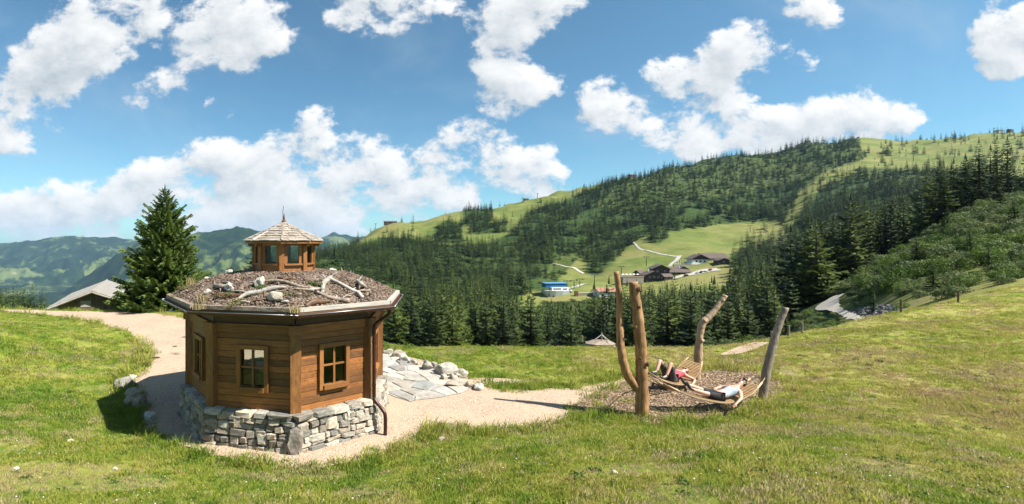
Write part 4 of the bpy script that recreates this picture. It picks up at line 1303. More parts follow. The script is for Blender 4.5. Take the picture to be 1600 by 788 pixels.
for i, (x, y, s, lab) in enumerate([
    (606, 554, (.5, .4, .35), 'brownish boulder where the terrace meets the bush'), (622, 558, (.75, .5, .4), 'long brown boulder along the far terrace edge'), (632, 565, (.5, .4, .42), 'pale rounded boulder beside the long brown one'),
    (646, 570, (.55, .4, .3), 'flat grey boulder between white boulders on the terrace edge'), (657, 572, (.3, .28, .26), 'small grey stone wedged between terrace boulders'), (668, 578, (.5, .42, .5), 'dark veined upright boulder at the terrace edge'),
    (676, 576, (.45, .4, .4), 'grey boulder touching the dark veined one'), (698, 586, (.95, .6, .62), 'largest grey boulder beside the terrace'), (694, 594, (.28, .26, .3), 'small brown stone in front of the largest boulder'), (708, 594, (.42, .34, .34), 'reddish brown stone in front of the largest boulder'),
    (722, 589, (.5, .4, .4), 'whitish boulder behind the reddish stone'), (716, 603, (.95, .45, .32), 'long flat grey boulder at the gravel end of the terrace'), (735, 606, (.35, .34, .3), 'mossy stone at the end of the boulder row'), (748, 609, (.35, .36, .3), 'last pale stone of the terrace row beside the grass'), (686, 582, (.4, .3, .42), 'slanting grey stone leaning on the largest boulder')]):
    rock(x, y, s, lab, G_B, 'boulder' if i not in (2, 10, 13) else 'whitestone', None, i, i * 0.9, 0.22, 'boulder', 'boulder')
G_B2 = 'boulders holding the grass bank beside the shaded gravel'
for i, (x, y, s, lab) in enumerate([
    (194, 606, (.85, .7, .55), 'large pinkish grey boulder in the grass bank beside the shaded gravel'), (207, 592, (.5, .35, .25), 'low pale stone above the shaded gravel corner'), (209, 622, (.6, .5, .5), 'brown boulder below the large pinkish one'),
    (204, 634, (.5, .5, .45), 'white boulder half covered by bank grass'), (217, 637, (.55, .6, .6), 'tall whitish boulder at the gravel edge'), (234, 655, (.75, .4, .3), 'flat white boulder alone at the foot of the bank'), (690, 687, (.3, .2, .1), 'small flat pale stone in the grass edge by the gravel')]):
    rock(x, y, s, lab, G_B2, 'whitestone' if i in (1, 3, 5) else 'boulder', None, i + 2, i * 1.7, 0.12, 'boulder', 'boulder')
for i, (x, y) in enumerate([(60, 712), (25, 735), (180, 735), (560, 780), (110, 690), (960, 742)]):
    rock(x, y, (.11, .09, .07), 'fist sized pale stone lying in the bank grass', 'small stones in the bank grass', 'whitestone', None, i, i, 0.1, 'stone', 'stone')
HUTROCK = [(-3.3, 12.2, .9, 'heap rock of grey white crystal behind the shaded window'), (-2.8, 12.5, .8, 'second pale rock on the heap inside the hut'), (-3.7, 12.6, 1.0, 'tall pale rock of the heap inside the hut')]
for i, (x, y, s, lab) in enumerate(HUTROCK):
    me = ROCKS[i].copy(); me.materials.clear(); me.materials.append(M['boulder'])
    o = ob('rock', me); o.location = (x, y, ZB + 0.28 * s); o.scale = (.55 * s, .5 * s, .75 * s)
    tag(o, lab, 'rock', 'rocks displayed inside the hut')

# ------------------------------------------------------------------ hammocks between log posts
def log(name, pts, rads, mat, label, group, knots=(), seed=0, seg=14):
    root = Vector(pts[0])
    S = spline([(*p, r) for p, r in zip(pts, rads)], 9 * len(pts))
    r0 = random.Random(seed)
    V, F = tube([Vector(s[:3]) - root + Vector((r0.uniform(-.006, .006), r0.uniform(-.006, .006), 0)) for s in S], [s[3] * (1 + r0.uniform(-.05, .05)) for s in S], seg, True, 0.035, seed)
    return root, V, F
def at(px, py, Y): return dp(px, py, Y)
# forked post: a straight trunk and a curved one growing from its foot
b0 = gz(1003, 650); Yp = b0.y
rootp = thing('forked_log_post', 'tall peeled log post with a second curved trunk growing beside it', 'log post', b0)
main_pts = [b0 - Vector((0, 0, .15)), at(1003, 600, Yp), at(1001, 540, Yp), at(996, 490, Yp), at(989, 441, Yp)]
V, F = log('trunk', main_pts, [.175, .155, .14, .13, .115], 'log', '', '', seed=2)[1:]
mt = mk('straight_trunk', V, F, M['log'], rootp, smooth=True); mt.location = (0, 0, -.15)
cp = [at(996, 608, Yp), at(980, 585, Yp), at(971, 550, Yp), at(968, 505, Yp + .1), at(968, 465, Yp + .1), at(963, 425, Yp + .1)]
rt, V, F = log('trunk', cp, [.11, .11, .10, .085, .075, .07], 'log', '', '', seed=5)
ct = mk('curved_trunk', V, F, M['log'], rootp, smooth=True); ct.location = rt - b0
for (px, py, s) in ((998, 452, .09), (1011, 569, .08), (999, 480, .05), (993, 512, .06), (1006, 610, .05), (1000, 560, .05)):
    p = at(px, py, Yp - .13)
    o = ob('knot', ROCKS[0].copy(), None, rootp); o.data.materials.clear(); o.data.materials.append(M['darkwood']); o.location = p - b0; o.scale = (s * 1.3, s * 1.4, s * 1.7)
b1 = gz(1087, 594)
Yq = b1.y
pl = [b1 - Vector((0, 0, .15)), at(1090, 575, Yq), at(1091, 555, Yq), at(1093, 530, Yq), at(1097, 507, Yq), at(1108, 495, Yq), at(1122, 478, Yq), at(1133, 462, Yq)]
rt, V, F = log('log', pl, [.12, .11, .125, .10, .11, .10, .085, .075], 'palelog', '', '', seed=8)
root2 = thing('bent_log_post', 'crooked pale log post bending outward above the far hammock', 'log post', b1)
o = mk('trunk', V, F, M['palelog'], root2, smooth=True); o.location = rt - b1
for (px, py, s) in ((1096, 533, .10), (1091, 575, .12), (1101, 502, .09), (1130, 470, .06)):
    o = ob('knot', ROCKS[1].copy(), None, root2); o.data.materials.clear(); o.data.materials.append(M['palelog']); o.location = at(px, py, Yq - .06) - b1; o.scale = (s * 1.7, s * 1.7, s * 1.9)
b2 = gz(1190, 626)
Yr = b2.y
pl = [b2 - Vector((0, 0, .2)), at(1196, 590, Yr), at(1206, 545, Yr), at(1216, 512, Yr), at(1228, 481, Yr)]
rt, V, F = log('log', pl, [.115, .11, .10, .088, .075], 'greylog', '', '', seed=11)
root3 = thing('leaning_log_post', 'grey leaning log post with bark at the end of the near hammock', 'log post', b2)
o = mk('trunk', V, F, M['greylog'], root3, smooth=True); o.location = rt - b2

def hammock(label, A, B, low, half, group, n=44, head_rise=None, ropes=()):
    """slatted hammock hung from A to B through the low points; half = half width vector"""
    root = thing('hammock', label, 'hammock', low[len(low) // 2], group)
    O = root.location.copy()
    mid = [Vector(p) for p in spline([A] + low + [B], 60)]
    for s in (-1, 1):
        k = MB()
        pts = [p + half * s * (0.72 + 0.28 * min(1, min(i, 59 - i) / 10)) for i, p in enumerate(mid)]
        mk('side_rope', *tube([p - O for p in pts[4:56]], 0.022, 7), M['rope'], root, smooth=True)
        for (e0, e1) in ((0, 7), (59, 52)):
            mk('spreader_pole', *tube([pts[e0] - O, pts[e1] - O], [0.024, 0.028], 8), M['slat'], root, smooth=True)
    mb = MB()
    for j in range(n):
        f = 4 + j / (n - 1) * 51
        i = int(f)
        p = mid[i].lerp(mid[min(59, i + 1)], f - i)
        t = (mid[min(59, i + 1)] - mid[i]).normalized()
        w = half * (0.72 + 0.28 * min(1, min(f, 59 - f) / 10)) * 1.06
        up = t.cross(half.normalized())
        if up.z < 0: up = -up
        mb.box(p + up * 0.012 - O, (0.036, 2 * w.length, 0.026), (t, half.normalized(), up))
    tag(mb.build('slats', M['slat'], root), kind='stuff')
    for (e, target) in ropes:
        for s in (-1, 1):
            mk('hanging_rope', *tube([mid[e] + half * s * 0.72 - O, Vector(target) - O], 0.012, 6), M['rope'], root)
    return root, mid
Yh = 13.05
hA, hB = at(1036, 600, Yh + .05), at(1181, 595, Yr - 0.1)
H1, mid1 = hammock('slatted wooden hammock carrying the person in pale grey top', hA, hB, [at(1062, 613, Yh), at(1095, 622, Yh), at(1130, 625, Yh + .1), at(1160, 612, Yh + .3)], Vector((-.05, .25, .0)), 'slatted hammocks',
                   ropes=[(0, at(1009, 585, Yp)), (59, at(1197, 588, Yr))])
Yk = 15.0
kA, kB = at(1018, 588, Yk - .8), at(1086, 562, Yq - .2)
H2, mid2 = hammock('slatted wooden hammock carrying the person in red top', kA, kB, [at(1033, 594, Yk - .3), at(1050, 596, Yk), at(1066, 590, Yk + .3), at(1077, 577, Yk + .5)], Vector((-.15, .27, .03)), 'slatted hammocks', 34,
                   ropes=[(0, at(1009, 578, Yp)), (59, at(1092, 552, Yq))])

# ---- people
def skin_body(name, joints, edges, mat, parent, root, sub=2, rootv=0):
    me = bpy.data.meshes.new(name)
    names = list(joints)
    me.from_pydata([tuple(Vector(joints[k][0]) - root) for k in names], [(names.index(a), names.index(b)) for a, b in edges], [])
    me.update()
    o = ob(name, me, None, parent)
    o.modifiers.new('Skin', 'SKIN').use_smooth_shade = True
    sv = me.skin_vertices[0].data
    for i, k in enumerate(names):
        r = joints[k][1]
        sv[i].radius = (r, r) if isinstance(r, (int, float)) else r
        sv[i].use_root = (i == rootv)
    s = o.modifiers.new('Sub', 'SUBSURF'); s.levels = sub; s.render_levels = sub
    me.materials.append(mat)
    return o
def lerp(a, b, f): return Vector(a).lerp(Vector(b), f)
def blob(name, c, size, mat, parent, root, seed=0, sub=3, rot=None, jag=0.1):
    me = rock_mesh(name, seed, sub, jag, 0.0)
    bm = bmesh.new(); bmesh.ops.create_icosphere(bm, subdivisions=sub, radius=0.5); bm.to_mesh(me); bm.free()
    me.polygons.foreach_set('use_smooth', [True] * len(me.polygons))
    me.materials.append(mat)
    o = ob(name, me, None, parent)
    o.location = Vector(c) - root
    o.scale = size
    if rot: o.rotation_euler = rot
    return o
def hand_joints(J, E, tag_, wrist, dirv, side, curl):
    """palm and five bent fingers of unequal length"""
    d = dirv.normalized(); s = side.normalized(); c = curl.normalized()
    J[tag_ + 'palm'] = (wrist + d * .055, (.034, .02)); E.append((tag_ + 'wrist', tag_ + 'palm'))
    for k, (off, ln) in enumerate(((-.028, .065), (-.010, .078), (.009, .074), (.027, .058))):
        a = wrist + d * .095 + s * off
        J[f'{tag_}f{k}a'] = (a, .0085); J[f'{tag_}f{k}b'] = (a + d * ln * .55 + c * .012, .008); J[f'{tag_}f{k}c'] = (a + d * ln * .85 + c * ln * .5, .0065)
        E += [(tag_ + 'palm', f'{tag_}f{k}a'), (f'{tag_}f{k}a', f'{tag_}f{k}b'), (f'{tag_}f{k}b', f'{tag_}f{k}c')]
    J[tag_ + 'ta'] = (wrist + d * .045 - s * .04, .010); J[tag_ + 'tb'] = (wrist + d * .08 - s * .058 + c * .015, .0085)
    E += [(tag_ + 'palm', tag_ + 'ta'), (tag_ + 'ta', tag_ + 'tb')]
def person(label, P, top, bottoms, hair, shoe, sleeve=False, glasses=False, extra=None, bun=True):
    """P: joint positions in the world"""
    root_p = P['pelvis'].copy()
    t = thing('person', label, 'person', root_p)
    J, E = {}, []
    def j(k, r, p=None): J[k] = (p if p is not None else P[k], r)
    j('pelvis', (.145, .105)); j('belly', (.13, .10)); j('chest', (.15, .115)); j('collar', (.10, .08)); j('neck', .052); j('head', (.075, .085)); j('crown', (.068, .075), P['head'] + (P['head'] - P['neck']).normalized() * .10)
    E += [('pelvis', 'belly'), ('belly', 'chest'), ('chest', 'collar'), ('collar', 'neck'), ('neck', 'head'), ('head', 'crown')]
    for s in 'lr':
        j(s + 'sho', .062); j(s + 'elb', .042); j(s + 'wrist', .028)
        E += [('collar', s + 'sho'), (s + 'sho', s + 'elb'), (s + 'elb', s + 'wrist')]
        dv = P[s + 'wrist'] - P[s + 'elb']
        hand_joints(J, E, s, P[s + 'wrist'], dv, P['side'], Vector((0, 0, -1)))
        j(s + 'hip', .092); j(s + 'knee', .060); j(s + 'calf', .058, lerp(P[s + 'knee'], P[s + 'ank'], .35)); j(s + 'ank', .038); j(s + 'toe', (.042, .03))
        E += [('pelvis', s + 'hip'), (s + 'hip', s + 'knee'), (s + 'knee', s + 'calf'), (s + 'calf', s + 'ank'), (s + 'ank', s + 'toe')]
    skin_body('body', J, E, M['skin'], t, root_p)
    # clothes follow the same joints a little wider
    J2 = {'pelvis': (lerp(P['pelvis'], P['belly'], .25), (.158, .12)), 'belly': (P['belly'], (.148, .118)), 'chest': (P['chest'], (.164, .13)), 'collar': (lerp(P['chest'], P['collar'], .8), (.115, .095)), 'ls': (lerp(P['collar'], P['lsho'], .85), .068), 'rs': (lerp(P['collar'], P['rsho'], .85), .068)}
    skin_body('top', J2, [('pelvis', 'belly'), ('belly', 'chest'), ('chest', 'collar'), ('collar', 'ls'), ('collar', 'rs')], M[top], t, root_p)
    J3 = {'pelvis': (P['pelvis'], (.162, .125))}
    E3 = []
    for s in 'lr':
        J3[s + 'hip'] = (P[s + 'hip'], .108); J3[s + 'th'] = (lerp(P[s + 'hip'], P[s + 'knee'], .45), .095); J3[s + 'kn'] = (lerp(P[s + 'hip'], P[s + 'knee'], .84), .083)
        E3 += [('pelvis', s + 'hip'), (s + 'hip', s + 'th'), (s + 'th', s + 'kn')]
    skin_body('shorts', J3, E3, M[bottoms], t, root_p)
    for s in 'lr':
        a, b = P[s + 'ank'], P[s + 'toe']
        dirv = (b - a).normalized()
        J4 = {'h': (a - (b - a) * .25 + (P[s + 'ank'] - P[s + 'knee']).normalized() * .03, .048), 'm': (lerp(a, b, .5) + (P[s + 'ank'] - P[s + 'knee']).normalized() * .02, (.052, .045)), 't': (b + dirv * .05, (.05, .036)), 'c': (lerp(a, P[s + 'knee'], .18), .050)}
        sh = skin_body('shoe', J4, [('h', 'm'), ('m', 't'), ('h', 'c')], M[shoe], t, root_p)
    up = (P['head'] - P['neck']).normalized()
    f = P['face'].normalized()
    hc = P['head'] + up * .05
    rot = up.to_track_quat('Z', 'Y').to_euler()
    blob('hair', hc - f * .035 + up * .03, (.185, .185, .215), M[hair], t, root_p, 1, rot=rot)
    if bun: blob('hair_bun', hc - f * .02 + up * .16, (.12, .12, .12), M[hair], t, root_p, 2)
    blob('nose', hc + f * .088 - up * .01, (.026, .026, .036), M['skin'], t, root_p, 3, 2, rot)
    sd = up.cross(f).normalized()
    for s in (-1, 1):
        blob('ear', hc + sd * s * .078 - up * .005, (.03, .03, .055), M['skin'], t, root_p, 4, 2, rot)
        if not glasses: blob('eye', hc + f * .072 + sd * s * .03 + up * .012, (.022, .022, .014), M['lens'], t, root_p, 5, 2, rot)
    blob('mouth', hc + f * .074 - up * .048, (.05, .05, .014), M['cloth_red'], t, root_p, 6, 2, rot)
    if glasses:
        g = MB()
        for s in (-1, 1): g.box(hc + f * .086 + sd * s * .034 + up * .014 - root_p, (.058, .04, .02), (sd, up, f))
        g.box(hc + f * .088 + up * .018 - root_p, (.14, .010, .015), (sd, up, f))
        g.build('sunglasses', M['lens'], t)
    return t
def along(mid, f, lift): 
    f *= len(mid) - 1
    i = min(int(f), len(mid) - 2)
    p = mid[i].lerp(mid[i + 1], f - i)
    return p + Vector((0, 0, lift))
def set_person1():
    side = Vector((-.16, .96, .06)).normalized()
    def m(px, lift, off=0.0):
        i = min(range(60), key=lambda k: abs((X0 + FPX * mid1[k].x / mid1[k].y) - px))
        return mid1[i] + Vector((0, 0, lift)) + side * off
    P = {'pelvis': m(1121, .14), 'belly': m(1131, .16), 'chest': m(1141, .18), 'collar': m(1148, .20), 'neck': m(1152.5, .215), 'head': m(1157, .25), 'side': side, 'face': Vector((-.30, -.12, .95))}
    P['lhip'] = m(1117, .14, -.10); P['rhip'] = m(1117, .14, .10)
    P['lknee'] = m(1095, .17, -.10); P['rknee'] = m(1097, .22, .12)
    P['lank'] = m(1076, .20, -.09); P['rank'] = m(1076, .27, .10)
    P['ltoe'] = P['lank'] + Vector((-.10, .0, .15)); P['rtoe'] = P['rank'] + Vector((-.10, .02, .15))
    P['lsho'] = m(1147, .17, -.18); P['rsho'] = m(1147, .20, .18)
    P['lelb'] = m(1140, .12, -.36); P['lwrist'] = m(1129, .06, -.42)
    P['relb'] = m(1139, .20, .30); P['rwrist'] = m(1126, .26, .16)
    person('person in pale grey top and black shorts lying on the near hammock', P, 'cloth_pale', 'cloth_black', 'hair_dark', 'shoe')
def set_person2():
    side = Vector((-.5, .85, .1)).normalized()
    def m(px, lift, off=0.0):
        i = min(range(60), key=lambda k: abs((X0 + FPX * mid2[k].x / mid2[k].y) - px))
        return mid2[i] + Vector((0, 0, lift)) + side * off
    P = {'pelvis': m(1049, .15), 'belly': m(1054.5, .18), 'chest': m(1060, .17), 'collar': m(1064, .19), 'neck': m(1066, .19), 'head': m(1069, .17), 'side': side, 'face': Vector((-.45, -.25, .85))}
    P['lhip'] = m(1047, .15, -.10); P['rhip'] = m(1047, .15, .10)
    P['lknee'] = m(1043.5, .60, -.10); P['rknee'] = m(1038, .60, .12)
    P['lank'] = m(1035.5, .16, -.10); P['rank'] = m(1030.5, .20, .10)
    P['ltoe'] = P['lank'] + Vector((-.15, -.05, -.03)); P['rtoe'] = P['rank'] + Vector((-.15, -.05, -.01))
    P['lsho'] = m(1063, .14, -.18); P['rsho'] = m(1063, .18, .18)
    P['lelb'] = m(1066, .06, -.40); P['lwrist'] = m(1058, .02, -.46)
    P['relb'] = m(1062, .14, .40); P['rwrist'] = m(1055, .24, .22)
    person('person in red top and dark shorts with knees up on the far hammock', P, 'cloth_red', 'cloth_slate', 'hair_fair', 'shoe', glasses=True, bun=False)
set_person1()
set_person2()

# ------------------------------------------------------------------ scatter (uncountable stuff only)
def scatter(name, pts, scl, rot, pick, protos, parent=None, label=None, loc=None):
    """one object of stuff: prototypes instanced on points with given size, turn and kind"""
    n = len(pts)
    me = bpy.data.meshes.new(name)
    me.vertices.add(n)
    me.vertices.foreach_set('co', np.asarray(pts, np.float32).ravel())
    for nm, ty, key, dat in (('scl', 'FLOAT_VECTOR', 'vector', scl), ('rot', 'FLOAT_VECTOR', 'vector', rot), ('pick', 'INT', 'value', pick)):
        a = me.attributes.new(nm, ty, 'POINT')
        a.data.foreach_set(key, np.asarray(dat, np.int32 if ty == 'INT' else np.float32).ravel())
    o = ob(name, me, None, parent, loc)
    tag(o, label, kind='stuff')
    pc = bpy.data.collections.new(name + '_kinds')
    for i, pm in enumerate(protos):
        po = bpy.data.objects.new('%s_kind_%02d' % (name, i), pm)
        pc.objects.link(po)
    ng = bpy.data.node_groups.new(name + '_scatter', 'GeometryNodeTree')
    ng.interface.new_socket('Geometry', in_out='INPUT', socket_type='NodeSocketGeometry')
    ng.interface.new_socket('Geometry', in_out='OUTPUT', socket_type='NodeSocketGeometry')
    N = ng.nodes
    gi, go = N.new('NodeGroupInput'), N.new('NodeGroupOutput')
    ip = N.new('GeometryNodeInstanceOnPoints')
    ci = N.new('GeometryNodeCollectionInfo')
    ci.inputs['Collection'].default_value = pc
    ci.inputs['Separate Children'].default_value = True
    ci.inputs['Reset Children'].default_value = True
    def attr(nm, ty):
        a = N.new('GeometryNodeInputNamedAttribute'); a.data_type = ty; a.inputs[0].default_value = nm
        return a.outputs[0]
    Lk = ng.links
    mp = N.new('GeometryNodeMeshToPoints')
    Lk.new(gi.outputs[0], mp.inputs[0])
    Lk.new(mp.outputs[0], ip.inputs['Points'])
    Lk.new(ci.outputs[0], ip.inputs['Instance'])
    ip.inputs['Pick Instance'].default_value = True
    Lk.new(attr('pick', 'INT'), ip.inputs['Instance Index'])
    e2r = N.new('FunctionNodeEulerToRotation')
    Lk.new(attr('rot', 'FLOAT_VECTOR'), e2r.inputs[0])
    Lk.new(e2r.outputs[0], ip.inputs['Rotation'])
    Lk.new(attr('scl', 'FLOAT_VECTOR'), ip.inputs['Scale'])
    Lk.new(ip.outputs[0], go.inputs[0])
    md = o.modifiers.new('Scatter', 'NODES')
    md.node_group = ng
    return o
def rot_z(n): return np.c_[np.zeros(n), np.zeros(n), RNG.uniform(0, 2 * PI, n)]

# wood chips on the bed and on the roof deck, pebbles on the path
def chip_mesh(i):
    me = bev_box('wood_chip%d' % i, 0, 1, 0.16, i); me.materials.append(M['chip']); return me
CHIPM = [chip_mesh(i) for i in range(4)]
RCHIPM = [m.copy() for m in CHIPM]
for m in RCHIPM: m.materials.clear(); m.materials.append(M['roofchip'])
def peb_mesh(i):
    me = rock_mesh('pebble%d' % i, 400 + i, 1, 0.2, 0.2); me.materials.append(M['whitestone'] if i else M['boulder']); return me
PEBM = [peb_mesh(i) for i in range(3)]
def pts_in(poly, n):
    A = np.array(poly)
    P = RNG.uniform(A.min(0), A.max(0), (n, 2))
    return P[in_poly(P[:, 0], P[:, 1], poly)]
def build_chips():
    P = pts_in(CHIPS, 15000)
    n = len(P)
    s = RNG.uniform(0.02, 0.075, n)
    scatter('wood_chips', np.c_[P, zf(P[:, 0], P[:, 1]) + 0.03], np.c_[s, s * RNG.uniform(.3, .7, n), s * .25], np.c_[RNG.uniform(-.5, .5, n), RNG.uniform(-.5, .5, n), RNG.uniform(0, 6.3, n)], RNG.integers(0, 4, n), CHIPM, label='loose brown wood chips spread under the hammocks')
    Rg = ring(RE - 0.17, 0)
    poly = [(v.x, v.y) for v in Rg]
    P = pts_in(poly, 12000)
    P = P[np.hypot(P[:, 0] + 2.8, P[:, 1] - 13.45) > 0.85]
    n = len(P)
    z = np.array([roof_z(x, y) for x, y in P]) + 0.012
    s = RNG.uniform(0.02, 0.065, n)
    scatter('roof_gravel', np.c_[P[:, 0] - HUT.x, P[:, 1] - HUT.y, z], np.c_[s, s * RNG.uniform(.5, .9, n), s * .5], np.c_[RNG.uniform(-.5, .5, n), RNG.uniform(-.5, .5, n), RNG.uniform(0, 6.3, n)], RNG.integers(0, 4, n), RCHIPM, parent=roof)
    P = pts_in([p for p in GRAVEL], 26000)
    P = P[(P[:, 1] < 24) & ~in_poly(P[:, 0], P[:, 1], TERR) & ~in_poly(P[:, 0], P[:, 1], [(v.x, v.y) for v in ring(2.95, 0)])]
    n = len(P)
    s = RNG.uniform(0.008, 0.03, n) * (1 + (RNG.uniform(0, 1, n) > .985) * 1.6)
    scatter('gravel_pebbles', np.c_[P, zf(P[:, 0], P[:, 1]) + 0.016], np.c_[s, s, s * .7], rot_z(n), RNG.integers(0, 3, n), PEBM, label='loose pale pebbles on the gravel path')
build_chips()

# worn bare patches in the turf
SOIL = []
for i, (x, y, a, b) in enumerate([(70, 745, 1.1, .55), (165, 762, .9, .4), (20, 700, .5, .3), (985, 735, .95, .3), (1290, 575, .55, .25), (1345, 553, .3, .2), (1230, 583, .5, .2), (1060, 775, .6, .25), (560, 772, .5, .22), (1420, 735, .6, .3), (105, 590, .35, .2), (150, 605, .4, .18)]):
    c = gz(x, y)
    poly = [(c.x + a * math.cos(q), c.y + b * 1.6 * math.sin(q)) for q in np.linspace(0, 2 * PI, 18, endpoint=False)]
    SOIL.append(rough_edge(poly, .1, .7, 120 + i))
# grass of the meadow and the bank
def weed_mesh():
    return bush_mesh('weed', 60, 46, .17, M['leaf'], 4, .22, .5)
BLADES = [tuft_mesh('grass_tuft%d' % i, 20 + i, 26, (0.045, 0.06, 0.085, 0.05, 0.20)[i], 0.11, 0.010, M['blade'], 0.9) for i in range(5)] + [tuft_mesh('dry_tuft', 33, 30, .055, .12, .009, M['straw'], 1.1)]
def build_grass():
    out = []
    def region(y0, y1, per_m2, s0):
        x0, x1 = -0.86 * y1, 1.40 * y1
        n = int((x1 - x0) * (y1 - y0) * per_m2)
        X = RNG.uniform(x0, x1, n); Y = RNG.uniform(y0, y1, n)
        k = (X > -0.86 * Y - .5) & (X < 1.40 * Y + .5)
        px = X0 + FPX * X / Y
        k &= Y < np.interp(px, *CREST) + 1.5
        X, Y = X[k], Y[k]
        g = in_poly(X, Y, GRAVEL) | in_poly(X, Y, CHIPS)
        dg = np.minimum(seg_dist(X, Y, GRAVEL + GRAVEL[:1]), seg_dist(X, Y, CHIPS + CHIPS[:1]))
        keep = (~g) | ((dg < 0.22) & (RNG.uniform(0, 1, len(X)) < 0.35))
        keep &= ~in_poly(X, Y, TERR)
        bare = np.zeros(len(X), bool)
        for sp in SOIL: bare |= in_poly(X, Y, sp)
        keep &= ~(bare & (RNG.uniform(0, 1, len(X)) < .35))
        # worn, dry spots are thin
        worn = fbm(X * 0.45, Y * 0.45, 77, 4)
        keep &= RNG.uniform(0, 1, len(X)) > sstep(worn, 0.25, 0.55) * 0.7
        X, Y, dg, bare = X[keep], Y[keep], dg[keep], bare[keep]
        n = len(X)
        s = s0 * RNG.uniform(0.7, 1.3, n) * (1 + 0.7 * (dg < 0.35) * RNG.uniform(0, 1, n)) * (0.8 + 0.6 * (fbm(X * .8, Y * .8, 5, 2) + .5))
        pk = RNG.choice(5, n, p=[.40, .28, .10, .214, .006])
        pk = np.where((dg < 0.5) & (RNG.uniform(0, 1, n) < .12), 4, pk)
        dry = fbm(X * 1.3, Y * 1.3, 91, 4) + .10 * sstep(X, 2, 14)
        pk = np.where((RNG.uniform(0, 1, n) < .04 + .55 * sstep(dry, .16, .42)), 5, pk)
        pk = np.where(bare & (RNG.uniform(0, 1, n) < .75), 5, pk)
        s = np.where(bare, s * .7, s)
        out.append(np.c_[X, Y, zf(X, Y), s, pk])
    region(3.4, 5.0, 380, 0.8)
    region(5.0, 8.5, 330, 0.82)
    region(8.5, 13.5, 210, 0.92)
    region(13.5, 22, 90, 1.15)
    region(22, 36, 34, 1.15)
    A = np.concatenate(out)
    n = len(A)
    s = A[:, 3]
    scatter('grass', A[:, :3], np.c_[s * 1.1, s * 1.1, s], np.c_[RNG.uniform(-.2, .2, n), RNG.uniform(-.2, .2, n), RNG.uniform(0, 6.3, n)], A[:, 4].astype(int), BLADES, label='short alpine meadow grass with dry patches')
    print('grass tufts', n)
    k = RNG.choice(n, 900, replace=False)
    k = k[A[k, 1] < 22]
    s = RNG.uniform(.06, .16, len(k))
    scatter('weeds', A[k, :3], np.c_[s, s, s * .8], rot_z(len(k)), np.zeros(len(k), int), [weed_mesh()], label='small broad leaved weeds scattered through the meadow')
    k = RNG.choice(n, 700, replace=False)
    k = k[A[k, 1] < 16]
    fl = []
    for c in ('plaster', 'flower'):
        me = PEBM[0].copy(); me.materials.clear(); me.materials.append(M[c]); fl.append(me)
    s = RNG.uniform(.014, .026, len(k))
    scatter('meadow_flowers', A[k, :3] + np.array([0, 0, .07]), np.c_[s, s, s * .5], rot_z(len(k)), RNG.integers(0, 2, len(k)), fl, label='tiny white and yellow flowers in the meadow grass')
build_grass()
# ------------------------------------------------------------------ barn below the path
def build_barn():
    A, Bk = Vector((-23.1, 38.0, 0)), Vector((-28.6, 49.6, 0))
    r = (Bk - A).normalized(); s = Vector((r.y, -r.x, 0))       # s points to the sunny side
    O = Vector((A.x, A.y, -3.6)) + r * 5
    t = thing('barn', 'low dark wooden barn with wide grey shingle roof below the path', 'barn', O)
    zr, ze, half, ln = 0.78, -0.42, 3.0, 12.6
    f0 = A + r * 0.5 - O
    zb = 0.0
    def P(a, b, z): return A + r * a + s * b - O + Vector((0, 0, z))
    wz = zr - (zr - ze) * (2.55 / half) - 0.12
    V = [P(.6, -2.5, -3.6), P(.6, 2.5, -3.6), P(.6, 2.5, wz), P(.6, 0, zr - .14), P(.6, -2.5, wz), P(12, -2.5, -3.6), P(12, 2.5, -3.6), P(12, 2.5, wz), P(12, 0, zr - .14), P(12, -2.5, wz)]
    mk('wall', V, [(0, 1, 2, 3, 4), (9, 8, 7, 6, 5), (1, 6, 7, 2), (5, 0, 4, 9)], M['barnwood'], t)
    rr = random.Random(4)
    for k in range(17):
        b = -2.45 + 4.9 * (k + .5) / 17
        top = zr - .16 - (zr - ze) * abs(b) / half
        piece('gable_board', SHARP, M['barnwood'], t, A + r * (.57 - rr.uniform(0, .02)) + s * b + UPV * ((top - 2.4) / 2), (s, r, UPV), (4.9 / 17 - .015, .03, top + 2.4), t)
    piece('hay_door', SHARP, M['greyshake'], t, A + r * .53 - s * .5 + UPV * (-.25), (s, r, UPV), (.7, .03, .5), t)
    for sg in (-1, 1):
        V = [P(0, 0, zr), P(ln, 0, zr), P(ln, half * sg, ze), P(0, half * sg, ze)]
        V += [v - Vector((0, 0, .12)) for v in V]
        F = [(0, 1, 2, 3), (7, 6, 5, 4), (0, 3, 7, 4), (1, 5, 6, 2), (3, 2, 6, 7), (0, 4, 5, 1)]
        if sg < 0: F = [tuple(reversed(f)) for f in F]
        rf = mk('roof_slope', V, F, M['greyshake'], t)
        mb = MB()
        sl = (s * sg * half + Vector((0, 0, ze - zr))); h = sl.length; sl.normalize()
        nn = r.cross(sl); nn = nn if nn.z > 0 else -nn
        for row in range(20):
            u = 0.0
            while u < ln - .02:
                w = min(rr.uniform(.25, .6), ln - u)
                c = P(0, 0, zr) + sl * h * (row + .55) / 20 + r * (u + w / 2) + nn * (.02 + rr.uniform(0, .008))
                mb.box(c, (w - .012, h / 20 * 1.25, .02), (r, (sl - nn * -.08).normalized(), nn))
                u += w
        tag(mb.build('shingles', M['greyshake'], rf), kind='stuff')
        for a in (0.0, ln):
            mk('barge_board', *tube([P(a - .03, 0, zr - .08), P(a - .03, half * sg, ze - .08)], .075, 4), M['weathered'], t)
    mk('ridge_cap', *tube([P(-.05, 0, zr + .03), P(ln + .05, 0, zr + .03)], .07, 6), M['greyshake'], t)
build_barn()

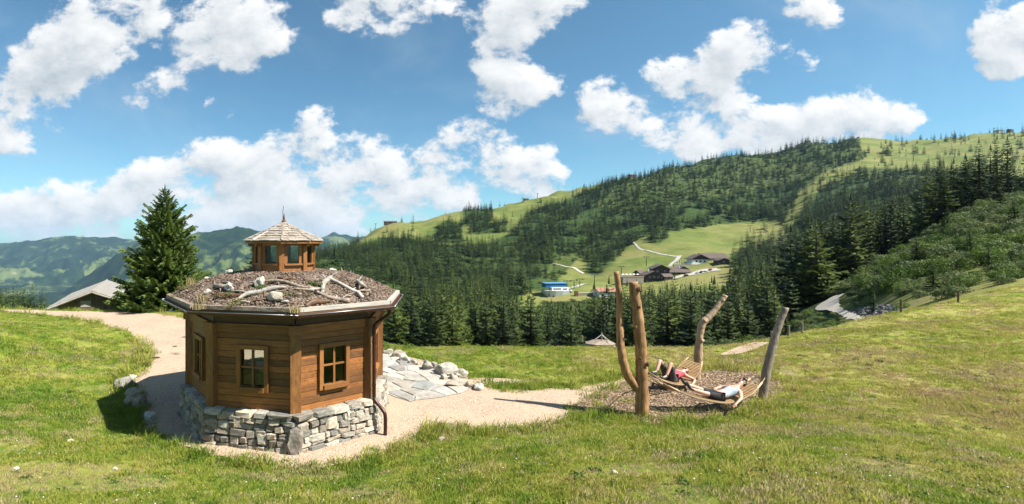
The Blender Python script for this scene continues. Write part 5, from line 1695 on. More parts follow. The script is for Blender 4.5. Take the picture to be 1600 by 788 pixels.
# ------------------------------------------------------------------ conifers
def conifer(seed, H, R, whorls, per, k, power=0.9, droop=0.35, start=0.06, fine=1, fill=1.0):
    """crown of height H and radius R: drooping boughs in whorls, each bough a spine with sprays of needles"""
    rr = np.random.default_rng(seed)
    V, F = [], []
    def tri(a, b, c):
        i = len(V); V.extend((a, b, c)); F.append((i, i + 1, i + 2))
    up = np.array([0, 0, 1.0])
    for w in range(whorls):
        f = (w + rr.uniform(-.3, .3)) / whorls
        f = min(max(f, 0), .985)
        z = H * (start + (1 - start) * f ** 0.92)
        rad = R * max(0.03, (1 - f)) ** power * rr.uniform(.82, 1.12)
        n = max(4, int(per * (0.45 + 0.55 * (1 - f))))
        a0 = rr.uniform(0, 6.28)
        for b in range(n):
            a = a0 + 6.283 * b / n + rr.uniform(-.3, .3)
            l = rad * rr.uniform(.62, 1.16)
            d = np.array([math.cos(a), math.sin(a), 0]); sd = np.array([-math.sin(a), math.cos(a), 0])
            rise = (0.55 * f - droop * (1 - f)) * rr.uniform(.7, 1.3)
            sp = []
            for q in range(k + 1):
                g = q / k
                sp.append(np.array([0, 0, z]) + d * l * g + up * l * (rise * g - 0.22 * g * (1 - g) * 2 + 0.16 * g * g * (1 - f)))
            for q in range(k):
                g = (q + .6) / k
                p0, p1 = sp[q], sp[q + 1]
                m = (p0 + p1) / 2
                wd = l * (0.34 * math.sin(min(1, g * 1.15 + .12) * PI * .85) + .05) * rr.uniform(.75, 1.25) * fill
                for sg in (-1, 1):
                    for u in range(fine):
                        e = (u + .5) / fine
                        pa = p0 + (p1 - p0) * u / fine; pb = p0 + (p1 - p0) * (u + 1.0) / fine
                        ww = wd * rr.uniform(.7, 1.2)
                        tip = (pa + pb) / 2 + sd * sg * ww + d * ww * .65 - up * ww * rr.uniform(.15, .5)
                        tri(pa, pb + (pb - pa) * .25, tip)
                        if fine > 1:
                            mm = pa * .45 + tip * .55
                            tri(mm, mm + d * ww * .12, mm + sd * sg * ww * .25 + d * ww * .55 - up * ww * .1)
                            tri(mm, mm - up * ww * .35 + d * ww * .2, tip)
                tri(p0, p1, m - up * wd * rr.uniform(.45, .9) + d * wd * .2)
            tri(sp[-2] + sd * l * .03, sp[-2] - sd * l * .03, sp[-1] + d * l * .06)
    # leader
    for b in range(5):
        a = 6.283 * b / 5
        tri(np.array([0, 0, H * 1.03]), np.array([math.cos(a) * R * .05, math.sin(a) * R * .05, H * .93]), np.array([math.cos(a + 1) * R * .05, math.sin(a + 1) * R * .05, H * .93]))
    return np.array(V), np.array(F)
def trunk_mesh(name, H, r):
    V, F = tube([(0, 0, -.04 * H), (0, 0, .0), (r * .1, 0, .3 * H), (0, r * .1, .65 * H), (0, 0, .98 * H)], [r * 1.35, r * 1.1, r * .8, r * .45, r * .05], 8)
    me = bpy.data.meshes.new(name); me.from_pydata([tuple(v) for v in V], [], F); me.materials.append(M['bark']); me.update()
    return me
CROWN, TRUNK, JOINED = [], [], []
for i, (R, wh, per, po, dr, nm) in enumerate([(.155, 26, 10, .85, .38, 'needle'), (.125, 28, 9, .80, .45, 'needle'), (.185, 24, 10, .92, .30, 'needle'), (.14, 27, 10, .75, .40, 'needle'), (.19, 22, 9, .85, .22, 'needle_light'), (.165, 24, 9, .8, .28, 'needle_light')]):
    V, F = conifer(700 + i, 1.0, R, wh, per, 4, po, dr, .05, 1, 1.15)
    CROWN.append(np_mesh('spruce_crown%d' % i, V, F, [M[nm]]))
    TRUNK.append(trunk_mesh('spruce_trunk%d' % i, .9, .016))
    V2, F2 = conifer(800 + i, 1.0, R * 1.05, 15, 7, 2, po, dr, .03, 1, 1.5)
    JOINED.append(np_mesh('far_spruce%d' % i, V2, F2, [M[nm]]))
def spruce(p, H, kind, label, group, rz, wide=1.0, name='spruce_tree'):
    t = thing(name, label, 'tree', p, group, rz)
    t.scale = (H * wide, H * wide, H)
    c = ob('crown', CROWN[kind], None, t)
    c = ob('trunk', TRUNK[kind], None, t)
    return t
# the big young spruce beside the barn
def big_spruce():
    p = Vector((-15.6, 34.2, zat(-15.6, 34.2) - .1))
    t = thing('spruce_tree', 'broad bushy green spruce beside the gravel path and barn', 'tree', p)
    H = EYE + (Y0 - 292) / FPX * 34.2 - p.z
    V, F = conifer(5, H, 2.95, 40, 16, 12, .70, .14, .13, 3, .62)
    ob('crown', np_mesh('big_crown', V, F, [M['needle_big']]), None, t)
    ob('trunk', trunk_mesh('big_trunk', H * .95, .2), None, t)
big_spruce()

VILLAGE = []   # (x, y, clear radius) of things that keep the wood away
def clear(p, r): VILLAGE.append((p.x, p.y, r))

# ------------------------------------------------------------------ houses in the valley
def house(name, label, cat, c, w, d, h, rise, rz, wall, roofm, over=.9, wins=(), lower=None, door=None, chimney=None, group=None, balcony=False):
    """gabled house; local x = along the ridge (w), y = depth; wins: (face, u, z, ww, hh) face 'f' front eaves wall, 'l'/'r' gables"""
    t = thing(name, label, cat, c, group, rz)
    hw, hd = w / 2, d / 2
    V = [(-hw, -hd, -3), (hw, -hd, -3), (hw, hd, -3), (-hw, hd, -3), (-hw, -hd, h), (hw, -hd, h), (hw, hd, h), (-hw, hd, h), (-hw, 0, h + rise), (hw, 0, h + rise)]
    mk('wall', V, [(0, 1, 5, 4), (2, 3, 7, 6), (1, 2, 6, 9, 5), (3, 0, 4, 8, 7)], wall, t)
    if lower:
        mb = MB()
        mb.box((0, 0, lower / 2 - 1.5), (w + .12, d + .12, lower + 3))
        mb.build('plastered_storey', M['plaster'], t)
    k = rise / hd
    for sg in (-1, 1):
        y1 = (hd + over) * sg; z1 = h - over * k
        V = [(-hw - over, 0, h + rise + .1), (hw + over, 0, h + rise + .1), (hw + over, y1, z1 + .1), (-hw - over, y1, z1 + .1)]
        V += [(x, y, z - .28) for x, y, z in V]
        F = [(0, 1, 2, 3), (7, 6, 5, 4), (0, 3, 7, 4), (1, 5, 6, 2), (3, 2, 6, 7), (0, 4, 5, 1)]
        if sg > 0: F = [tuple(reversed(f)) for f in F]
        mk('roof_slope', V, F, roofm, t)
    for (face, u, z, ww, hh) in wins:
        n = {'f': Vector((0, -1, 0)), 'l': Vector((-1, 0, 0)), 'r': Vector((1, 0, 0))}[face]
        tt = Vector((1, 0, 0)) if face == 'f' else Vector((0, 1, 0))
        ext = .07 if lower else .02
        c0 = n * ((hd if face == 'f' else hw) + ext) + tt * u + UPV * z
        wd = MB(); wd.box(c0, (ww + .3, .06, hh + .3), (tt, n, UPV)); wd = wd.build('window', M['plaster'] if wall is not M['plaster'] and not lower else M['darkwood'], t)
        pn = MB(); pn.box(c0 + n * .03, (ww, .06, hh), (tt, n, UPV)); pn.build('pane', M['windowdark'], wd)
    if door is not None:
        mb = MB(); mb.box((door, -hd - .08, 1.05), (1.2, .1, 2.1)); mb.build('door', M['darkwood'], t)
    if chimney is not None:
        mb = MB(); mb.box((chimney, hd * .3, h + rise + .2), (.8, .8, 2.2)); mb.build('chimney', M['plaster'], t)
    if balcony:
        mb = MB(); mb.box((0, -hd - .7, h * .55), (w * .9, 1.3, .15)); mb.box((0, -hd - 1.3, h * .55 + .5), (w * .9, .08, .9)); mb.build('balcony', M['darkwood'], t)
    clear(Vector(c), max(w, d) * .75)
    return t
def villa():
    s = lambda px, Y: px / FPX * Y
    # lift station: pale concrete hull below, glazed blue hall above
    c = dp(866, 458, 392); c.z = EYE + (Y0 - 458) / FPX * 392
    c2 = tp(948, 464, 300); c3 = tp(915, 462, 300)
    t = thing('lift_station', 'pale concrete lift station with blue glazed upper hall', 'lift station', c, None, math.radians(8))
    prof = [(-9.6, -1.5), (-8.8, -4.2), (-6.5, -5.6), (-2, -6.4), (4, -6.4), (10.3, -5.8), (10.3, 6), (-8.5, 6)]
    lowp = [(-6.0, -1.0), (-5.6, -2.6), (-4.2, -3.4), (-1, -3.8), (4, -4.2), (10.0, -4.6), (10.0, 6), (-5.5, 6)]
    n = len(prof)
    V = [(x, y, -7.5) for x, y in lowp] + [(x, y, 2.4) for x, y in prof]
    mk('concrete_hull', V, [(i, (i + 1) % n, n + (i + 1) % n, n + i) for i in range(n)] + [tuple(range(n, 2 * n))], M['concrete'], t)
    mb = MB(); mb.box((-7.0, -5.3, -1.2), (1.3, .3, 1.0)); mb.build('window', M['windowdark'], t)
    mb = MB(); mb.box((-3.6, -5.75, -2.2), (1.5, .3, 1.3)); mb.build('window', M['windowdark'], t)
    mb = MB(); mb.box((2.8, -1.5, 3.6), (14, 6.5, 2.4)); mb.build('white_storey', M['plaster'], t)
    for x in (-2.6, -.9, .8, 2.5):
        mb = MB(); mb.box((x, -4.78, 3.6), (1.1, .1, 1.6)); mb.build('window', M['windowdark'], t)
    mb = MB(); mb.box((6.8, -4.78, 3.5), (3.6, .1, 1.0)); mb.build('window', M['windowdark'], t)
    mb = MB(); mb.box((.6, 1.2, 6.3), (18.4, 7, 3.0)); mb.build('glazed_hall', M['blueglass'], t)
    for k in range(12):
        mb = MB(); mb.box((-8.3 + k * 1.62, -2.34, 6.3), (.16, .1, 3.0)); mb.build('hall_mullion', M['bluepanel'], t)
    mb = MB(); mb.box((.6, 1.0, 8.1), (19.4, 8, .5)); mb.build('roof', M['bluepanel'], t)
    clear(c, 17)
    # store building with the red brown roof
    c = c2
    house('store_building', 'long white store building with red brown roof below the restaurant', 'building', c, 17.5, 9, 5.0, 2.2, math.radians(5), M['plaster'], M['redroof'], 1.0, [('f', -6, 1.8, 1.4, 1.4), ('f', 1, .9, 1.8, 2.2), ('f', 6, 2.6, 1.2, 1.2), ('l', 0, 2.5, 1.2, 1.2)])
    c = c3
    t = thing('retaining_wall', 'low grey retaining wall beside the store building', 'wall', c, None, math.radians(3))
    mb = MB(); mb.box((0, 0, -.3), (13, 1, 4.4)); mb.build('wall_face', M['stone'], t)
    mb = MB(); mb.box((0, 0, 2.0), (13.4, 1.4, .25)); mb.build('coping', M['concrete'], t)
    mb = MB(); mb.box((-7.6, 0, .8), (2.4, 2.2, 5.4)); mb.build('end_pier', M['darkwood'], t)
    # restaurant terrace
    c = dp(985, 438, 428)
    t = thing('restaurant_terrace', 'stone walled restaurant terrace with white parapet', 'terrace', c, None, math.radians(4))
    mb = MB(); mb.box((0, 0, .2), (19, 9, 5.2)); mb.build('stone_wall', M['stone'], t)
    mb = MB(); mb.box((0, 0, 2.95), (19.6, 9.4, .3)); mb.build('deck', M['greylog'], t)
    mb = MB(); mb.box((0, -4.6, 3.6), (19.6, .15, 1.0)); mb.build('parapet', M['greylog'], t)
    for k in range(5):
        mb = MB(); mb.tube([(-7 + k * 3.4, 0, 3), (-7 + k * 3.4, 0, 5.2)], .06, 6); mb.tube([(-7 + k * 3.4, 0, 5.1), (-7 + k * 3.4, 0, 5.8)], [1.4, .05], 8); mb.build('parasol', M['plaster'], t)
    clear(c, 14)
    G = 'dark chalets of the mountain village'
    house('chalet', 'dark brown chalet with low gable next to the restaurant terrace', 'chalet', dp(1018, 436, 432), 13, 14, 4.2, 3.2, math.radians(80), M['chalet'], M['brownroof'], 1.5, [('l', -3.5, 2.2, 1.2, 1.2), ('l', 0, 2.2, 1.2, 1.2), ('l', 3.5, 2.2, 1.2, 1.2), ('f', 0, 2, 1.2, 1.2)], group=G, chimney=2)
    house('chalet', 'dark brown chalet with high ridge behind the low gabled one', 'chalet', dp(1030, 428, 446), 20, 13, 5.6, 3.2, math.radians(70), M['chalet'], M['brownroof'], 1.5, [('l', -3, 3, 1.2, 1.2), ('l', 3, 3, 1.2, 1.2), ('f', -5, 3, 1.2, 1.2), ('f', 4, 3, 1.2, 1.2)], group=G, chimney=-3)
    house('chalet', 'long brown chalet whose eaves side faces the car park', 'chalet', dp(1056, 432, 440), 19, 12, 4.6, 3.0, math.radians(-6), M['chalet'], M['brownroof'], 1.2, [('f', -6, 2, 1.2, 1.2), ('f', -2, 2, 1.2, 1.2), ('f', 2, 2, 1.2, 1.2), ('f', 6, 2, 1.2, 1.2)], group=G, chimney=4)
    house('chalet', 'upper chalet with white plastered gable above the stone wall', 'chalet', dp(1090, 411, 468), 11, 15, 4.6, 3.8, math.radians(82), M['chalet'], M['brownroof'], 1.4, [('l', -3.6, 1.8, 1.4, 1.4), ('l', 0, 1.8, 1.4, 1.4), ('l', 3.6, 1.8, 1.4, 1.4), ('l', 0, 4.6, 1.2, 1.2)], lower=3.4, group=G)
    house('chalet', 'wide upper chalet with pale snow guards on its roof', 'chalet', dp(1112, 411, 474), 21, 14, 5.4, 4.2, math.radians(-8), M['chalet'], M['brownroof'], 1.4, [('f', -6, 1.8, 1.6, 1.6), ('f', -1.5, 1.8, 1.6, 1.6), ('f', 3, 1.8, 1.6, 1.6), ('f', 7, 4.2, 1.2, 1.2)], lower=3.0, group=G, balcony=True)
    for (px, py, near, w, d, rz, lab) in [(1040, 437, 380, 9, 7, 12, 'small brown hut in front of the dark chalets'), (1066, 425, 400, 8, 7, 75, 'small dark chalet at the end of the long one'), (1000, 431, 400, 8, 6, 20, 'little brown kiosk behind the restaurant terrace'), (1127, 412, 400, 10, 9, 80, 'small gabled chalet next to the wide upper one')]:
        house('chalet', lab, 'chalet', tp(px, py, near), w, d, 3.2, 2.0, math.radians(rz), M['chalet'], M['brownroof'], .9, [('f', -2, 1.6, 1.1, 1.1), ('f', 2, 1.6, 1.1, 1.1), ('l', 0, 1.6, 1.1, 1.1)], group=G)
    c = dp(1083, 416, 462)
    t = thing('village_wall', 'dark stone wall with railing under the upper chalets', 'wall', c, None, math.radians(-4))
    mb = MB(); mb.box((0, 0, -1.2), (36, 1.2, 5.5)); mb.build('stone_face', M['stone'], t)
    mb = MB(); mb.box((0, -.2, 2.1), (36, .1, .12)); mb.box((0, -.2, 2.6), (36, .1, .1)); mb.build('railing', M['plaster'], t)
    for k in range(4): mk('railing_post', *tube([(-16 + k * 2.2, 0, 1.5), (-16 + k * 2.2, 0, 5.5)], .14, 6), M['plaster'], t)
    clear(c, 10)
    # roads
    def R(pts, near=360): return [tuple(tp(x, y, near)[:2]) for x, y in pts]
    ribbon('road', R([(985, 377), (996, 386), (1012, 392), (1030, 397), (1048, 400), (1060, 401)]), [2.2, 2.4, 2.4, 2.6, 3.2, 4.5], M['roadgrey'], 'pale gravel track climbing the meadow behind the chalets', .35)
    ribbon('road', R([(1062, 400), (1058, 406), (1050, 412), (1046, 417)]), [4, 4, 3.5, 3], M['roadgrey'], 'pale track dropping between the chalets', .35)
    ribbon('road', R([(990, 441), (1020, 438), (1042, 437), (1062, 433), (1082, 429), (1100, 424), (1122, 421)]), [3, 3.5, 3.5, 5, 8, 11, 12], M['roadgrey'], 'grey village road widening to a car park', .4)
    ribbon('road', R([(885, 452), (898, 449), (907, 446), (914, 444)]), [3, 3, 3, 3], M['roadgrey'], 'short pale forecourt road beside the lift station', .4)
    ribbon('path', R([(862, 412), (880, 416), (900, 421), (912, 428)]), [2.5, 2.5, 2.5, 2.5], M['roadgravel'], 'narrow grassy track in the clearing above the lift station', .4)
    # cars
    def car(px, py, mat, label, rz):
        p = tp(px, py, 380)
        t = thing('parked_car', label, 'car', p + UPV * .45, 'cars parked by the village road', rz)
        V = [(-2.1, .3), (-2.15, .75), (-1.5, .92), (-.8, 1.45), (.9, 1.45), (1.5, .95), (2.1, .82), (2.15, .3)]
        n = len(V)
        mk('body', [(x, -.85, z) for x, z in V] + [(x, .85, z) for x, z in V], [tuple(range(n)), tuple(reversed(range(n, 2 * n)))] + [(i, n + i, n + (i + 1) % n, (i + 1) % n) for i in range(n)], M[mat], t)
        for sg in (-1, 1):
            mb = MB(); mb.box((.05, .86 * sg, 1.18), (1.9, .03, .38)); mb.build('side_window', M['windowdark'], t)
        mb = MB(); mb.box((1.22, 0, 1.2), (.05, 1.4, .5), (Vector((.62, 0, .78)), Vector((0, 1, 0)), Vector((-.78, 0, .62)))); mb.build('windscreen', M['windowdark'], t)
        for wx in (-1.35, 1.35):
            for sg in (-1, 1): mk('wheel', *tube([(wx, .72 * sg, .32), (wx, .9 * sg, .32)], .33, 10), M['tyre'], t)
    for i, (x, y, m, lab) in enumerate([(1072, 432, 'car_dark', 'dark car parked by the long chalet'), (1090, 428, 'car_silver', 'silver car in the village car park row'), (1096, 427, 'car_dark', 'dark car between a silver and a white car'), (1103, 425, 'car_white', 'white car in the village car park'), (1110, 423, 'car_red', 'red car at the end of the car park row'), (892, 457, 'car_silver', 'silver car beside the lift station forecourt')]):
        car(x, y, m, lab, .3 + i * .25)
villa()

def pylon(px, py, h, label, near=200, far=1300, p=None):
    p = p or tp(px, py, near, far)
    t = thing('lift_pylon', label, 'pylon', p, 'ski lift pylons on the slope')
    w = max(.35, p.y * .0006)
    mk('mast', *tube([(0, 0, -1), (0, 0, h)], [w, w * .7], 8), M['darksteel'], t)
    mb = MB(); mb.box((0, 0, h), (5.6, w * .9, w * .9)); mb.build('crossarm', M['darksteel'], t)
    for sg in (-1, 1):
        mb = MB(); mb.box((2.6 * sg, 0, h - .45), (.45, 3.4, .5)); mb.build('roller_row', M['steel'], t)
for (x, y, h, lab) in [(1010, 416, 9.5, 'ski lift pylon on the meadow above the chalets'), (929, 444, 9, 'ski lift pylon above the store building'), (1172, 364, 10, 'ski lift pylon at the edge of the cleared piste'), (1427, 252, 13, 'ski lift pylon on the open hilltop meadow beside tall spruces'),
                       (1492, 246, 15, 'ski lift pylon on the bare slope below the summit'), (1525, 240, 13, 'highest ski lift pylon below the summit station'), (971, 428, 7, 'short lift pylon behind the restaurant terrace'), (886, 452, 7, 'dark mast beside the blue lift hall'), (897, 451, 7, 'second dark mast behind the lift forecourt'), (906, 449, 7, 'third dark mast by the forecourt road')]:
    pylon(x, y, h, lab, 380)
def ridge_pt(px):
    Ys = np.linspace(700, 1300, 400); X = (px - X0) / FPX * Ys
    z = zf(X, Ys); k = int(np.argmax((z - EYE) / Ys))
    return Vector((X[k], Ys[k], z[k]))
for (px, w, d, h, lab) in [(1561, 15, 9, 4, 'grey lift station on the summit'), (1578, 8, 7, 6, 'small lift tower house on the summit end'), (610, 26, 9, 4, 'flat dark hut on the far meadow crest'), (988, 16, 9, 4.5, 'dark lift station on the wooded ridge'), (822, 11, 7, 3, 'small hut on the ridge above the meadow hill')]:
    p = ridge_pt(px)
    house('summit_building', lab, 'building', p, w, d, h, 1.6, .1, M['chalet'] if px != 1561 else M['concrete'], M['brownroof'], .6, [('f', -w * .25, h * .55, 1.6, 1.4), ('f', w * .2, h * .55, 1.6, 1.4)])
for px, lab in ((1553, 'thin mast beside the summit lift station'), (587, 'lift pylon on the far meadow crest'), (840, 'lift pylon on the ridge near the small hut')):
    pylon(px, 0, 10, lab, p=ridge_pt(px))

# ------------------------------------------------------------------ shingled shelter and paling beyond the lawn edge
def shelter():
    Y = 33.0
    c = dp(938, 560, Y)
    t = thing('shingle_shelter', 'low grey shingle roofed shelter with crossed poles on top beyond the lawn', 'shelter', c)
    zs = lambda py: EYE + (Y0 - py) / FPX * Y - c.z
    def rg(r, z, k=8, e=.7): return [(r * math.cos(a + .2), r * e * math.sin(a + .2), z) for a in np.linspace(0, 2 * PI, k, endpoint=False)]
    z0, z1, z2 = zs(553), zs(537), zs(532)
    A, B, C = rg(1.45, z0 - .3), rg(.95, z1), rg(.55, z2)
    V = A + B + C
    F = [(i, (i + 1) % 8, 8 + (i + 1) % 8, 8 + i) for i in range(8)]
    mk('lower_roof', A + B, F, M['greyshake'], t)
    mk('upper_roof', [(x * 1.12, y * 1.12, z + .03) for x, y, z in B] + C, F + [tuple(range(8, 16))], M['greylog'], t)
    mk('wall', [(x * .9, y * .9, z) for x, y, z in A] + [(x * .9, y * .9, -1.2) for x, y, z in A], [(8 + i, 8 + (i + 1) % 8, (i + 1) % 8, i) for i in range(8)], M['barnwood'], t)
    rr = random.Random(2); mb = MB()
    for i in range(8):
        for row in range(5):
            f0, f1 = row / 5, (row + 1.2) / 5
            a0, b0, a1, b1 = (Vector(A[i]), Vector(A[(i + 1) % 8]), Vector(B[i]), Vector(B[(i + 1) % 8]))
            for k in range(6):
                g0, g1 = k / 6 + .01, (k + 1) / 6 - .01
                q = [a0.lerp(a1, f0).lerp(b0.lerp(b1, f0), g0), a0.lerp(a1, f0).lerp(b0.lerp(b1, f0), g1), a0.lerp(a1, min(1, f1)).lerp(b0.lerp(b1, min(1, f1)), g1), a0.lerp(a1, min(1, f1)).lerp(b0.lerp(b1, min(1, f1)), g0)]
                nn = (q[1] - q[0]).cross(q[3] - q[0]).normalized()
                o = .03 + rr.uniform(0, .02)
                mb.add([q[0] + nn * (o + .02), q[1] + nn * (o + .02), q[2] + nn * .012, q[3] + nn * .012, q[0], q[1]], [(0, 1, 2, 3), (4, 5, 1, 0)])
    tag(mb.build('shingles', M['greyshake'], t), kind='stuff')
    ap = (0.1, 0, zs(523))
    for i in range(4):
        a = .4 + i * PI / 2
        mk('pole', *tube([(.95 * math.cos(a), .66 * math.sin(a), z1 + .02), ap], .028, 6), M['weathered'], t)
    mk('centre_pole', *tube([(0.1, 0, z1), (0.1, 0, zs(519))], .03, 6), M['weathered'], t)
    mb = MB(); mb.box((-.1, -1.05, z0 + .35), (.22, .06, .75), (Vector((1, 0, 0)), Vector((0, .85, .5)), Vector((0, -.5, .85)))); mb.build('roof_batten', M['darksteel'], t)
    mk('flue', *tube([(-1.1, .3, zs(536)), (-1.1, .3, zs(526))], .05, 6), M['steel'], t)
    # paling fence: each stake its own piece
    c = dp(886, 556, 30)
    f = thing('paling_fence', 'low brown stake fence running up to the shingle shelter', 'fence', c)
    for k in range(17):
        x = (864 + k * 2.7 - 886) / FPX * 30
        z = EYE + (Y0 - (551.5 - k * .38)) / FPX * 30 - c.z
        mk('stake', *tube([(x, 0, -1), (x + rr.uniform(-.03, .03), 0, z + rr.uniform(-.05, .05))], [.04, .03], 6), M['slat'], f)
    mk('rail', *tube([((864 - 886) / FPX * 30, .05, .15), ((910 - 886) / FPX * 30, .05, .4)], .03, 6), M['slat'], f)
    o = ob('ball_post', None)
    p = dp(892, 552, 30)
    g = thing('carved_post', 'short post with round wooden head in the stake fence', 'post', p)
    bpy.data.objects.remove(o)
    mk('shaft', *tube([(0, 0, -.8), (0, 0, .12)], .05, 8), M['slat'], g)
    blob('head', p + UPV * .24, (.3, .3, .26), M['slat'], g, p, 3, 2)
shelter()
for i, (px, Y, h, lab) in enumerate([(1407.5, 23.8, .66, 'dark fence post on the meadow crest below the shale bank'), (1497, 25.2, .6, 'dark fence post on the crest below the bushy bank'), (1253, 22.0, .5, 'short wooden fence post on the crest by the gravel road'), (1232, 21.9, .5, 'leaning wooden fence post on the crest near the leaning log'), (1205, 21.6, .45, 'weathered short post at the low end of the meadow crest')]):
    x = (px - X0) / FPX * Y
    z = zat(x, Y)
    t = thing('fence_post', lab, 'fence post', (x, Y, z), 'fence posts on the meadow crest')
    mk('stake', *tube([(0, 0, -.2), (.01, 0, h)], [.045, .04], 7), M['darkwood'] if i < 2 else M['greylog'], t)
    mk('insulator', *tube([(0, -.04, h * .8), (0, -.08, h * .8)], .02, 6), M['steel'], t)

# gravel road, shale cutting and small paths
def tpoly(pts, near, far): return [tuple(tp(x, y, near, far)[:2]) for x, y in pts]
ROADP = tpoly([(1319, 463), (1312, 470), (1310, 477), (1314, 486), (1331, 498), (1353, 507), (1338, 510), (1315, 500), (1300, 492), (1288, 487), (1274, 485), (1278, 479), (1290, 473), (1304, 467)], 42, 110)
ROADP = [tuple(p) for p in spline(ROADP + ROADP[:1], 60)][:-1]
def road_z(x, y): return np.mean([zf(x + 3 * math.cos(q), y + 3 * math.sin(q)) for q in np.linspace(0, 2 * PI, 12, endpoint=False)], 0)
sheet('road', rough_edge(ROADP, 1.2, .35, 33), M['roadgravel'], .34, 1.5, zfun=road_z, label='pale gravel road curving behind the meadow crest')
ribbon('path', [((x - X0) / FPX * d, d) for x, d in ((1128, 19.6), (1146, 20.0), (1166, 20.6), (1190, 21.4))], [.15, .5, .7, .6], M['gravel'], 'short sandy path leaving over the lawn edge', .04)
SHALE = tpoly([(1324, 488), (1345, 482), (1364, 480), (1386, 478), (1406, 480), (1407, 492), (1390, 498), (1372, 503), (1356, 506), (1340, 498)], 36, 100)
sheet('shale_bank', rough_edge(SHALE, .6, .8, 90), M['shale'], .10, .8, label='dark broken shale bank above the gravel road')
def shale_rocks():
    P = pts_in(SHALE, 5000); n = len(P)
    s = RNG.uniform(.1, .5, n)
    m = [STONES[i].copy() for i in range(3)]
    for q in m: q.materials.clear(); q.materials.append(M['shale'])
    scatter('shale_rubble', np.c_[P, zf(P[:, 0], P[:, 1]) + .12], np.c_[s, s * .8, s * .45], np.c_[RNG.uniform(-.6, .6, n), RNG.uniform(-.6, .6, n), RNG.uniform(0, 6.3, n)], RNG.integers(0, 3, n), m, label='broken dark shale rubble on the cut bank')
shale_rocks()

